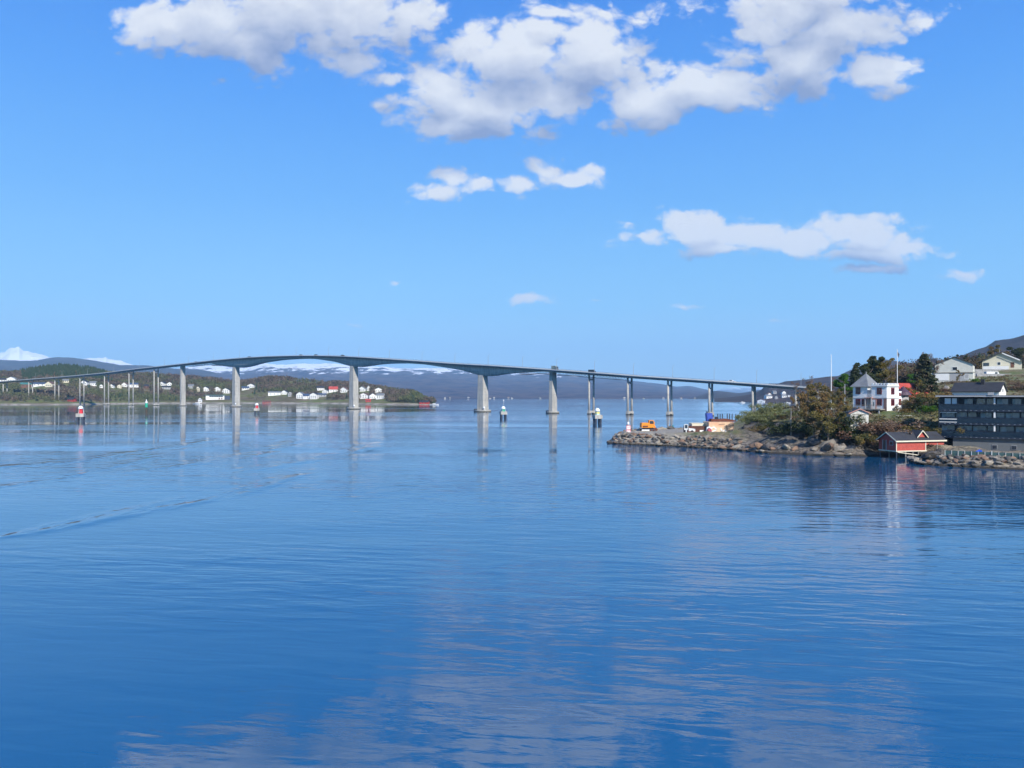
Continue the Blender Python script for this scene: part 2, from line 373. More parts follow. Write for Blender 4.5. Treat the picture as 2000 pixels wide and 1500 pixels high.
def sweep(name, prof, mats, parent):
    """prof(i) -> closed loop of (across, up) points measured from the near top edge"""
    V = []; n = None
    for i in range(len(PXS)):
        pr = prof(i); n = len(pr)
        for (a, u) in pr: V.append((CX[i]+NX[i]*a, CY[i]+NY[i]*a, CZ[i]+u))
    Fq = [(i*n+j, i*n+(j+1) % n, (i+1)*n+(j+1) % n, (i+1)*n+j) for i in range(len(PXS)-1) for j in range(n)]
    o = np_mesh(name, V, Fq, mats, parent); return o
bridge = empty('road_bridge', (CX[95], CY[95], 0), 0, 'long curved concrete cantilever bridge carrying a road across the whole strait', 'bridge')
def P_(o): o.location = -bridge.location; return o
P_(sweep('deck', lambda i: [(0.05, -1.05), (0.05, -1.45), (1.2, -1.5), (2.3, -1.75), (WD-2.3, -1.75), (WD-.05, -1.45), (WD-.05, -1.05)], concrete_d, bridge))
P_(sweep('road_surface', lambda i: [(0.45, -1.045), (0.45, -0.98), (WD-.45, -0.98), (WD-.45, -1.045)], asphalt, bridge))
for a in (0, WD-.42):
    P_(sweep('parapet', lambda i: [(a, -1.25), (a, -.42), (a+.42, -.42), (a+.42, -1.25)], parapet_m, bridge))
for a in (0.12, WD-.24):
    r = MB()
    V = []
    for u in (0.0, -.22):
        pass
    P_(sweep('railing', lambda i: [(a, -.08), (a, 0.0), (a+.12, 0.0), (a+.12, -.08)], steel, bridge))
rp = MB()
for i in range(0, len(PXS)):
    for a in (0.13, WD-.23):
        x, y, z = CX[i]+NX[i]*a, CY[i]+NY[i]*a, CZ[i]; rp.box(x-.05, x+.05, y-.05, y+.05, z-.42, z-.08)
tag(P_(rp.build('railing_post_row', steel, bridge)), kind='stuff')
P_(sweep('girder', lambda i: [(2.5, -1.752), (2.5+.12*min(4, DEP[i]-2), -DEP[i]), (WD-2.5-.12*min(4, DEP[i]-2), -DEP[i]), (WD-2.5, -1.752)], concrete, bridge))
def pier_frame(px):
    q = px
    for _ in range(4):                      # the photograph's column is that of the pier's own centre, half a deck width in
        x, y, z, nx, ny, ax, ay, dp = deck_at(q); q -= (1000+F*(x+nx*WD/2)/(y+ny*WD/2))-px
    x, y, z, nx, ny, ax, ay, dp = deck_at(q)
    c = Vector((x+nx*WD/2, y+ny*WD/2, 0)); return c, Vector((ax, ay, 0)), Vector((nx, ny, 0)), z-dp
def obox(mb, c, A, N, a0, b0, z0, a1, b1, z1, mi=0):
    """tapered box: half sizes a (along), b (across) at bottom and top"""
    v = []
    for (a, b, z) in ((a0, b0, z0), (a1, b1, z1)):
        for sa, sb in ((-1, -1), (1, -1), (1, 1), (-1, 1)): v.append(c+A*a*sa+N*b*sb+Vector((0, 0, z)))
    mb.raw(v, [(3,2,1,0),(4,5,6,7),(0,1,5,4),(1,2,6,5),(2,3,7,6),(3,0,4,7)], mi)
bl = bridge.location
def part(mb, name, m, parent, smooth=False):
    o = mb.build(name, m, parent, smooth)
    if parent is bridge: o.location = -bl
    return o
white_lamp = mat('marker_white', (.8, .8, .8), .4)
for px in (461, 691, 943):
    c, A, N, zt = pier_frame(px)
    mb = MB(); obox(mb, c, A, N, 3.1, 2.9, 0.5, 2.45, 2.6, zt+.3)
    p = part(mb, 'pier', concrete, bridge)
    m2 = MB(); m2.prism([(math.cos(t)*(6.4 if px != 461 else 5.2), math.sin(t)*5.6) for t in [2*math.pi*i/20 for i in range(20)]], 2, -2, 1.5)
    m2.v = [tuple(c+A*v[0]+N*v[1]+Vector((0, 0, v[2]))) for v in m2.v]; part(m2, 'plinth', concrete, p)
    m3 = MB(); obox(m3, c-A*6.6, A, N, .6, 2.2, -1, .6, 2.2, 2.2); part(m3, 'fender', dark_steel, p)
    m4 = MB(); q = c+A*4.2-N*3.0; m4.lathe([(.15, 1.4), (.15, 2.6), (.7, 2.7), (.75, 3.4), (.3, 3.9)], q.x, q.y, 10); part(m4, 'marker_light', white_lamp, p)
for px in (357, 1080):
    c, A, N, zt = pier_frame(px)
    mb = MB(); obox(mb, c, A, N, 1.5, 2.7, 0.5, 1.2, 2.4, zt+.25)
    p = part(mb, 'pier', concrete, bridge)
    m2 = MB(); m2.prism([(math.cos(t)*4.2, math.sin(t)*4.4) for t in [2*math.pi*i/16 for i in range(16)]], 2, -2, 1.3)
    m2.v = [tuple(c+A*v[0]+N*v[1]+Vector((0, 0, v[2]))) for v in m2.v]; part(m2, 'plinth', concrete, p)
    m3 = MB(); obox(m3, c-A*4.4, A, N, .5, 1.6, -1, .5, 1.6, 1.9); part(m3, 'fender', dark_steel, p)
for px in (10, 60, 111, 160, 208, 256, 305, 1155, 1230, 1308, 1388, 1472, 1556):
    c, A, N, zt = pier_frame(px); sp = 2.6
    g0 = -2 if 180 < px < 1500 else 1.0
    mb = MB()
    for s in (-1, 1):
        q = c+N*sp*s; mb.tube((q.x, q.y, g0), (q.x, q.y, zt+.25), .72, .62, 12)
    p = part(mb, 'pier', concrete, bridge, True)
    m1 = MB(); obox(m1, c, A, N, .5, 2.4, zt-3.4, .5, 2.4, zt-2.3); part(m1, 'crossbeam', concrete, p)
    if 180 < px < 1500:
        m2 = MB()
        for s in (-1, 1): obox(m2, c+N*sp*s, A, N, .95, 1.0, -1.5, .85, .9, 2.3)
        obox(m2, c, A, N, .7, 1.6, .9, .7, 1.6, 2.1); part(m2, 'plinth', concrete, p)
c, A, N, zt = pier_frame(1604); ab = MB(); obox(ab, c, A, N, 1.2, 4.6, zt-9, 1.2, 4.6, zt+.2); part(ab, 'abutment', concrete, bridge)
# hanging work platforms under the girder
for (a, b) in ((362, 418), (1012, 1080), (1088, 1212)):
    mb = MB(); xs = np.arange(a, b, 3.0)
    for j in range(len(xs)-1):
        x, y, z, nx, ny, ax, ay, dp = deck_at(xs[j]); x2, y2, z2, *_r, dp2 = deck_at(xs[j+1])
        for off in (1.6, WD-1.6):
            P1 = Vector((x+nx*off, y+ny*off, z-dp-.1)); P2 = Vector((x2+nx*off, y2+ny*off, z2-dp2-.1)); dn = Vector((0, 0, -1.5))
            mb.tube(P1+dn, P2+dn, .10, n=4); mb.tube(P1, P1+dn, .07, n=4); mb.tube(P1 if j % 2 else P1+dn, P2+dn if j % 2 else P2, .06, n=4)
        if (j*7) % 5 < 3:
            c1 = Vector((x+nx*1.6, y+ny*1.6, z-dp-1.6)); c2 = Vector((x2+nx*1.6, y2+ny*1.6, z2-dp2-1.6)); Nn = Vector((nx, ny, 0))*(WD-3.2)
            mb.face([c1, c2, c2+Nn, c1+Nn])
    tag(part(mb, 'hanging_scaffold', dark_steel if a != 1012 else mat('rusty_scaffold', (.32, .22, .18), .8, var=.3), bridge))
# street lamps on the deck
lamp_px = [68,120,170,221,271,320,367,416,467,522,577,640,699,759,823,887,952,1019,1086,1160,1236,1313,1394,1477,1564]
order = ['first', 'second', 'third', 'fourth', 'fifth', 'sixth', 'seventh', 'eighth', 'ninth', 'tenth', 'eleventh', 'twelfth']
piers_for = [(60,'leftmost visible twin-column pier'),(111,'second twin-column pier from the left'),(160,'pier behind the nearer red beacon'),(208,'fourth twin-column pier from the left'),(256,'fifth twin-column pier from the left'),(305,'twin-column pier beside the slim green beacon'),(357,'slab pier left of the main spans'),(461,'left one of the three big piers'),(691,'middle one of the three big piers'),(943,'right one of the three big piers'),(1080,'slab pier carrying the grey truck'),(1155,'twin-column pier behind the pale green beacon'),(1230,'pier above the red and white sign'),(1308,'pier above the orange excavator'),(1388,'pier above the blue tank'),(1472,'last pier before the right shore'),(1556,'pier at the right shore')]
def make_lamp():
    o = empty('street_lamp', (0, 0, 0))
    MB().tube((0, 0, 0), (0, 0, 7.6), .11, .07, 6).build('pole', steel, o)
    a = MB().tube((0, 0, 7.5), (0, 1.7, 7.9), .06, .05, 5).build('arm', steel, o)
    MB().box(-.14, .14, 1.5, 2.3, 7.82, 7.98).build('lamp_head', steel, o)
    return o
L0 = make_lamp()
for i, px in enumerate(lamp_px):
    o = L0 if i == 0 else copy_tree(L0)
    x, y, z, nx, ny, ax, ay, dp = deck_at(px)
    o.location = (x+nx*.7, y+ny*.7, z-.98); o.rotation_euler = (0, 0, math.atan2(ay, ax))
    near = min(piers_for, key=lambda q: abs(q[0]-px)); dlt = px-near[0]
    if abs(dlt) < 14: ps = 'above the '+near[1]
    else:
        side = 'right' if dlt > 0 else 'left'
        lst = sorted([q for q in lamp_px if (q-near[0])*dlt > 0 and abs(q-near[0]) <= abs(dlt)+.1 and abs(q-near[0]) >= 14], key=lambda q: abs(q-near[0]))
        ps = order[len(lst)-1]+' '+side+' of the '+near[1]
    tag(o, 'bridge lamp, '+ps, 'street lamp', 'street lamps along the bridge deck')
# vehicles on the deck
tyre = mat('tyre_rubber', (.02, .02, .02), .9)
def make_car(name, paint, lab, cat, Ln=4.4, Wd=1.8, Hb=.85, Ht=1.5, van=False, group='vehicles crossing the bridge'):
    o = empty(name, (0, 0, 0), 0, lab, cat, group)
    h = Ln/2
    if van: prof = [(-h, .35), (h, .35), (h, 1.1), (h-.5, Ht*.62), (h-.9, Ht), (-h, Ht)]
    else: prof = [(-h, .35), (h, .35), (h, .75), (h-.9, Hb+.05), (h-1.6, Ht), (-h+1.1, Ht), (-h+.25, Hb+.1), (-h, .8)]
    body = MB().prism(prof, 1, -Wd/2, Wd/2).build('body', paint, o)
    gl = MB()
    for s in (-1, 1):
        y0 = s*(Wd/2+.004); y1 = s*(Wd/2+.02)
        zz = (Hb+.1, Ht-.1) if not van else (Ht*.62, Ht-.2)
        gl.box(-h+1.2 if not van else h-1.9, h-1.8 if not van else h-1.1, min(y0, y1), max(y0, y1), zz[0], zz[1])
    gl.build('window', glass, o)
    for sx in (-1, 1):
        for sy in (-1, 1):
            MB().tube((sx*h*.62, sy*Wd/2-.12*sy, .34), (sx*h*.62, sy*(Wd/2+.04), .34), .34, n=12).build('wheel', tyre, o)
    for sy in (-1, 1): MB().box(h-.02, h+.03, sy*Wd*.36-.15, sy*Wd*.36+.15, .62, .76).build('headlight', white_paint, o)
    return o
car_dark = mat('dark_car_paint', (.04, .045, .05), .3, .3); car_grey = mat('grey_car_paint', (.16, .17, .18), .3, .4)
car_white = mat('white_car_paint', (.75, .75, .74), .3); truck_m = mat('truck_grey_green', (.25, .30, .27), .6, var=.2)
for px, pm, lab, kw in ((378, car_dark, 'dark car on the bridge just right of the left slab pier', {}), (482, car_dark, 'dark car on the bridge right above the left big pier', {}),
                        (583, car_grey, 'small grey car near the crown of the left main span', {}), (612, car_dark, 'dark car just right of the crown of the left main span', {}),
                        (664, car_dark, 'dark car on the bridge left of the middle big pier', {}), (1151, car_dark, 'black van above the twin-column pier behind the pale green beacon', dict(van=True, Ln=4.6, Ht=2.1)),
                        (1426, car_white, 'white car on the bridge between the last two water piers on the right', {})):
    o = make_car('parked_car' if False else 'car', pm, lab, 'van' if kw.get('van') else 'car', **kw)
    if kw.get('van'): o.name = 'van'
    x, y, z, nx, ny, ax, ay, dp = deck_at(px)
    o.location = (x+nx*3.0, y+ny*3.0, z-.98); o.rotation_euler = (0, 0, math.atan2(ay, ax))
def make_truck():
    o = empty('truck', (0, 0, 0), 0, 'tall grey-green truck on the bridge above the right slab pier', 'truck', 'vehicles crossing the bridge')
    MB().box(-4.0, 2.4, -1.25, 1.25, 1.0, 3.6).build('cargo_box', truck_m, o)
    cab = MB().prism([(2.5, .6), (4.4, .6), (4.4, 1.8), (4.1, 2.9), (2.5, 2.9)], 1, -1.2, 1.2).build('cab', car_grey, o)
    MB().box(4.2, 4.42, -1.0, 1.0, 1.85, 2.6).build('windscreen', glass, cab)
    MB().box(-4.0, 4.2, -.5, .5, .5, .98).build('chassis', dark_steel, o)
    for x in (-3.0, -1.8, 3.4):
        for s in (-1, 1): MB().tube((x, s*.9, .5), (x, s*1.22, .5), .5, n=12).build('wheel', tyre, o)
    return o
o = make_truck(); o.scale = (.52, .9, .84); x, y, z, nx, ny, ax, ay, dp = deck_at(1078); o.location = (x+nx*3.0, y+ny*3.0, z-.98); o.rotation_euler = (0, 0, math.atan2(ay, ax))

# ------------------------------------------------------------------ left peninsula
SHORE = [(-400,925),(-200,935),(0,952),(100,960),(170,985),(250,1080),(350,1110),(500,1125),(600,1105),(640,1085),(700,1030),(780,985),(830,965),(846,972),(852,985)]
DEPTH = [(-400,520),(0,470),(250,400),(640,360),(720,300),(780,220),(815,150),(840,70),(852,30)]
SKYL = [(-400,728),(0,724),(47,723),(60,720),(77,716),(117,714.5),(144,716),(180,719.5),(198,723),(234,726),(300,728),(340,730),(370,733.5),(415,737),(452,741.5),(475,741.5),(497,737.5),(520,734.5),(550,734.5),(580,737),(617,740.5),(640,742),(682,745.5),(705,746.5),(735,751.5),(780,759),(802,764),(815,770),(828,781),(845,787),(852,789)]
TREE_H = 6.5
def pen_z(px, Y):
    ys = interp(px, SHORE); D = interp(px, DEPTH); t = (Y-ys)/D
    if t < 0: return t*D*.15
    Yr = ys+.72*D
    Hh = max(0.8, wz(interp(px, SKYL), Yr)-TREE_H*min(1, max(0, (852-px)/60)))
    u = min(1, t/.72)
    zb = min(1.3, t*D*.10)
    z = zb+(Hh-zb)*(u**1.15) if t <= .72 else Hh*(1-((t-.72)/.28)**2*.6)
    X = wx(px, Y)
    return max(-1 if t < .01 else .2, z+1.6*min(1, t*8)*fbm(X*.012, Y*.012, 3)*min(1, Hh/10))
def pen_drop(px, py):
    """where the sight line through a row meets the ground of the peninsula"""
    Y = interp(px, SHORE)+2
    while Y < 1700:
        if pen_z(px, Y) >= wz(py, Y): return Vector((wx(px, Y), Y, pen_z(px, Y)))
        Y += 2
    return Vector((wx(px, Y), Y, pen_z(px, Y)))
def pen_fn(T, b):
    pos = T.add('ShaderNodeNewGeometry').outputs['Position']; z = T.sep(pos)[2]
    n = T.noise(pos, .016, 5.0, .6); n2 = T.noise(pos, .09, 5.0, .6)
    c = T.mix(T.ramp(n, .42, .58), (.12, .10, .055), (.125, .150, .045))
    c = T.mix(T.ramp(n2, .45, .7), c, (.19, .15, .095))
    beach = T.mix(T.ramp(n2, .4, .6), (.36, .32, .26), (.19, .165, .125))
    c = T.mix(T.ramp(T.m('ADD', z, T.m('MULTIPLY', n2, .8)), 1.3, 2.3), beach, c)
    T.set(b.inputs['Base Color'], c); b.inputs['Roughness'].default_value = .95; b.inputs['Specular IOR Level'].default_value = .1
nx_, ny_ = 420, 90
V = []
for j in range(ny_):
    t = -.03+1.03*(j/(ny_-1))**1.4
    for i in range(nx_):
        px = -400+1252*i/(nx_-1); ys = interp(px, SHORE); Y = ys+t*interp(px, DEPTH); V.append((wx(px, Y), Y, pen_z(px, Y)))
Fq = [(j*nx_+i, j*nx_+i+1, (j+1)*nx_+i+1, (j+1)*nx_+i) for j in range(ny_-1) for i in range(nx_-1)]
tag(np_mesh('peninsula_ground', V, Fq, mat('peninsula_ground_cover', fn=pen_fn), smooth=True), kind='structure')

# ------------------------------------------------------------------ near land on the right
PTS = [ # px, py, Y
 (1215,842,206),(1250,842,212),(1300,842,214),(1350,845,208),(1400,848,200),(1425,848,197),(1330,838,222),(1390,838,222),(1300,840,218),
 (1446,848,189),(1430,852,191),(1460,828,188),(1480,818,188),(1500,812,190),(1530,815,190),(1560,812,188),(1600,810,185),(1640,808,182),(1470,840,178),
 (1500,852,172),(1530,850,172),(1560,860,168),(1600,856,167),(1640,842,166),(1690,835,166),(1720,852,163),(1740,858,160),(1700,814,176),(1690,807,180.5),(1712,807,179.5),(1730,813,174),(1748,804,180),(1690,816,175),(1680,868,158),(1640,872,160),
 (1670,798,186),(1730,800,182),(1770,802,180),(1720,798,196),(1700,826,168),(1750,824,168),(1800,826,168),(1834,828,166),(1790,840,160),(1800,845,163),(1850,850,178),(1760,812,172),(1800,805,176),(1830,800,176),
 (1850,889.5,139),(1900,892,136),(2000,896,131),(2100,900,127),(1855,880,155),(1950,888,142),(2000,884,147),(2060,886,140),(1950,884,151),(2000,880,154),(2100,880,148),(2150,884,138),(1900,884,143),(1900,879,150),(1870,876,160),(2000,885,140),
 (1900,800,185),(1950,800,185),(2000,800,182),(2100,800,180),(1900,775,205),(1865,746,250),(1850,748,240),(1955,722,280),(2050,716,280),(1900,735,262),(1800,768,222),(1750,772,222),(1700,776,215),(1660,778,215),(1620,782,226),(1590,795,215),(1560,798,225),
 (1640,763,262),(1700,748,300),(1800,728,332),(1950,712,400),(1600,768,400),(1560,788,422),(1600,770,425),(1640,757,450),(1610,782,300),(1600,786,300),(1600,784,345),(1800,738,560),(2100,712,500),(2200,714,400),(1700,750,600),(2300,715,600),(1640,760,640)]
PW = np.array([(wx(a, Y), Y, wz(b, Y)) for a, b, Y in PTS])
COAST = [(wx(p, 18750/(y-771)), 18750/(y-771)) for p, y in ((1193,866.5),(1221,868.5),(1320,872.5),(1380,876.5),(1440,880),(1500,886),(1560,888.5),(1625,891),(1690,892),(1722,891))]
COAST += [(76.5, 158.5), (84.0, 157.5), (84.3, 152.5), (79.5, 145.5), (75.2, 139.3), (74.2, 136.3)]+[(wx(p, 18750/(y-771)), 18750/(y-771)) for p, y in ((1830,910.5),(1900,914),(2000,918.5),(2100,922),(2250,928))]
COAST += [(420, 40), (900, 300), (900, 1000), (430, 1000), (262, 700), (190, 500), (153, 430), (140, 385), (124, 335), (106, 290), (90, 264), (70, 248), (54, 237), (36, 229), (29, 216), (25.2, 204)]
CO = np.array(COAST)
def coast_dist(X, Y):
    """signed distance to the coast, + on land; vectorised"""
    P = np.stack([X, Y], -1); A = CO; B = np.roll(CO, -1, 0); best = np.full(X.shape, 1e9); inside = np.zeros(X.shape, bool)
    for a, b in zip(A, B):
        ab = b-a; t = np.clip(((P-a)@ab)/(ab@ab), 0, 1); q = a+t[..., None]*ab
        best = np.minimum(best, np.hypot(*(np.moveaxis(P-q, -1, 0))))
        cond = ((a[1] > Y) != (b[1] > Y)) & (X < (b[0]-a[0])*(Y-a[1])/(b[1]-a[1]+1e-12)+a[0]); inside ^= cond
    return np.where(inside, best, -best)
def base_z(X, Y):
    num = 0; den = 0
    for (px, py, pz) in PW:
        sc_ = 1+.012*max(0, py-150)
        d2 = (X-px)**2+(Y-py)**2*.55; wgt = 1/(d2/sc_**2+1.2)**1.7
        num = num+wgt*pz; den = den+wgt
    return num/den
def land_z(X, Y):
    X = np.asarray(X, float); Y = np.asarray(Y, float)
    dc = coast_dist(X, Y); b = base_z(X, Y)
    slope = np.where(Y < 230, .62, .25)
    return np.where(dc < 0, dc*.5, np.minimum(b, .05+dc*slope*(1+.02*dc)))
def lz(X, Y): return float(land_z(np.array([X]), np.array([Y]))[0])
def warp(n, a, b, p): return a+(b-a)*np.linspace(0, 1, n)**p
gx = np.concatenate([np.linspace(20, 112, 150), np.linspace(113, 420, 110)]); gy = np.concatenate([np.linspace(112, 250, 190), np.linspace(252, 900, 120)])
GX, GY = np.meshgrid(gx, gy)
GZ = land_z(GX, GY)
dc = coast_dist(GX, GY)
rk = np.zeros_like(GZ); 
for j in range(GX.shape[0]):
    for i in range(GX.shape[1]):
        x, y = GX[j, i], GY[j, i]
        if dc[j, i] > -3 and y < 420:
            r1 = mnoise.fractal(Vector((x*.16, y*.16, 0)), .9, 2.1, 5); r2 = mnoise.voronoi(Vector((x*.33+y*.12, y*.5, 1)))[0]; rk[j, i] = r1*.55+(r2[1]-r2[0])*.9-.45
        else: rk[j, i] = 1.5*fbm(x*.02, y*.02, 2)
amp = np.clip(dc/3, .15, 1)*np.where((GX > 79) & (GY < 158), .05, 1)*np.where((GX < 58) & (GY > 188), .12, 1)*np.clip((26-(dc))/26, .3, 1)
GZ = GZ+rk*amp*np.where((GX > 50) & (GY < 185), 1.35, .9)
def land_fn(T, b):
    g_ = T.add('ShaderNodeNewGeometry'); pos = g_.outputs['Position']; p = T.sep(pos); nz = T.sep(g_.outputs['Normal'])[2]
    n = T.noise(pos, .11, 6.0, .62); n2 = T.noise(pos, .9, 6.0, .65); n3 = T.noise(T.vm('MULTIPLY', pos, (1, 1, 3.2)), .55, 10.0, .74, 1.6)
    rock = T.mix(T.ramp(n3, .40, .62), (.050, .042, .036), (.36, .305, .235))
    rock = T.mix(T.ramp(n, .52, .68, 0, .6), rock, (.24, .155, .10))
    grass = T.mix(T.ramp(n2, .35, .65), (.125, .125, .045), (.21, .165, .095))
    grass = T.mix(T.ramp(n, .45, .60), grass, (.10, .13, .035))
    rk_ = T.m('ADD', T.ramp(nz, .90, .72), T.ramp(n, .60, .75, 0, .8), clamp=True)
    rk_ = T.m('MAXIMUM', rk_, T.ramp(T.m('ADD', p[2], T.m('MULTIPLY', n2, 1.6)), 4.2, 2.2))
    rk_ = T.m('MULTIPLY', rk_, T.ramp(p[1], 420, 260, .25, 1))
    c = T.mix(rk_, grass, rock)
    gravel = T.mix(T.ramp(n2, .35, .65), (.31, .285, .24), (.21, .19, .16))
    spit = T.m('MULTIPLY', T.ramp(p[0], 56, 50), T.ramp(p[1], 185, 192))
    c = T.mix(spit, c, gravel)
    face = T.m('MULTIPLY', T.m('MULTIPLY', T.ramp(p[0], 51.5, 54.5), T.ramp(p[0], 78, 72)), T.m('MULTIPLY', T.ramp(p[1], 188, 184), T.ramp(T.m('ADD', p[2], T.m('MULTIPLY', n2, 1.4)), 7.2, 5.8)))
    c = T.mix(T.m('MULTIPLY', face, .85), c, T.mix(T.ramp(n3, .42, .60), (.038, .034, .030), (.185, .155, .125)))  # dark rock on the knoll face, with its shade put into the colour
    wet = T.ramp(T.m('ADD', p[2], T.m('MULTIPLY', n2, .3)), .75, .30)
    c = T.mix(wet, c, (.028, .024, .018))
    T.set(b.inputs['Base Color'], c); b.inputs['Roughness'].default_value = .9
    bn = T.add('ShaderNodeBump'); bn.inputs['Distance'].default_value = .30; T.set(bn.inputs['Height'], n3); T.set(b.inputs['Normal'], bn.outputs[0])
nyy, nxx = GX.shape
idx = np.arange(nyy*nxx).reshape(nyy, nxx)
Fq = np.stack([idx[:-1, :-1], idx[:-1, 1:], idx[1:, 1:], idx[1:, :-1]], -1).reshape(-1, 4)
zmax = np.maximum.reduce([GZ.ravel()[Fq[:, k]] for k in range(4)]); Fq = Fq[zmax > -1.2]
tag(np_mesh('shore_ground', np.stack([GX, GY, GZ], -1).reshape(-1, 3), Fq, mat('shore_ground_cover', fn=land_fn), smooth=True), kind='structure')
from mathutils.bvhtree import BVHTree
_t = BVHTree.FromPolygons([tuple(v) for v in np.stack([GX, GY, GZ], -1).reshape(-1, 3).tolist()], Fq.tolist())
def gz(X, Y):
    h = _t.ray_cast(Vector((X, Y, 200)), Vector((0, 0, -1)))
    return h[0].z if h[0] is not None else 0.0
def gdrop(px, py, y0=100, y1=700):
    """where the sight line through a row meets the near ground"""
    d_ = Vector((wx(px, 1), 1, (HY-py)/F)).normalized(); h = _t.ray_cast(Vector((0, 0, HCAM))+d_*y0*.9, d_)
    return h[0] if h[0] is not None else Vector((wx(px, y1), y1, 0))

# ------------------------------------------------------------------ houses
def house(name, loc, rz, Lx, Dy, hw, hr, wall_m, roof_m, label, cat='house', wins=(), door=None, chim=None, ridge='x', over=.35, group=None, base=1.2, far=False, trim=None):
    """gabled house; ridge along local x or y; wins = (face, across, z, w, h); faces f(-y) b(+y) l(-x) r(+x)"""
    o = empty(name, loc, rz, label, cat, group)
    hx, hy = Lx/2, Dy/2; w_ = MB()
    if ridge == 'x': w_.prism([(-hy, -base), (hy, -base), (hy, hw), (0, hw+hr), (-hy, hw)], 0, -hx, hx)
    else: w_.prism([(-hx, -base), (hx, -base), (hx, hw), (0, hw+hr), (-hx, hw)], 1, -hy, hy)
    w_.build('wall', wall_m, o)
    th = .18 if not far else .3; r = MB(); span = (hy if ridge == 'x' else hx); sl_ = hr/span; e = over
    for s in (-1, 1):
        prof = [(0, hw+hr+.02), (s*(span+e), hw-e*sl_+.02), (s*(span+e), hw-e*sl_+.02+th), (0, hw+hr+th+.02)]
        if ridge == 'x': r.prism(prof, 0, -hx-e, hx+e)
        else: r.prism(prof, 1, -hy-e, hy+e)
    ro = r.build('roof', roof_m, o)
    if chim:
        cx_, cy_ = chim; top = hw+hr+.9; MB().box(cx_-.4, cx_+.4, cy_-.4, cy_+.4, hw, top).build('chimney', black_roof if chim[0] > -90 else black_roof, ro)
    for wi in wins:
        fc, u, z, ww, hh = wi[:5]
        fr = MB(); gl = MB(); t = .06
        def bx(mb, u0, u1, z0, z1, a, b):
            if fc == 'f': mb.box(u0, u1, -hy-b, -hy-a, z0, z1)
            elif fc == 'b': mb.box(u0, u1, hy+a, hy+b, z0, z1)
            elif fc == 'l': mb.box(-hx-b, -hx-a, u0, u1, z0, z1)
            else: mb.box(hx+a, hx+b, u0, u1, z0, z1)
        if far:
            bx(gl, u-ww/2, u+ww/2, z, z+hh, -.05, .06); gl.build('window', glass, o)
        else:
            f_ = .10
            bx(fr, u-ww/2-f_, u+ww/2+f_, z-f_, z, 0.003, .07); bx(fr, u-ww/2-f_, u+ww/2+f_, z+hh, z+hh+f_, 0.003, .07)
            bx(fr, u-ww/2-f_, u-ww/2, z, z+hh, 0.003, .07); bx(fr, u+ww/2, u+ww/2+f_, z, z+hh, 0.003, .07)
            bx(gl, u-ww/2, u+ww/2, z, z+hh, .002, .035)
            fo = fr.build('window', trim or white_paint, o); gl.build('pane', glass, fo)
    if door:
        fc, u, ww, hh = door
        m_ = MB(); 
        if fc == 'f': m_.box(u-ww/2, u+ww/2, -hy-.06, -hy-.003, 0, hh)
        elif fc == 'r': m_.box(hx+.003, hx+.06, u-ww/2, u+ww/2, 0, hh)
        else: m_.box(-hx-.06, -hx-.003, u-ww/2, u+ww/2, 0, hh)
        m_.build('door', brown_wall, o)
    return o
FW = lambda *u: tuple(('f', x, z, 1.2, 1.1) for x in u for z in (1.1,))
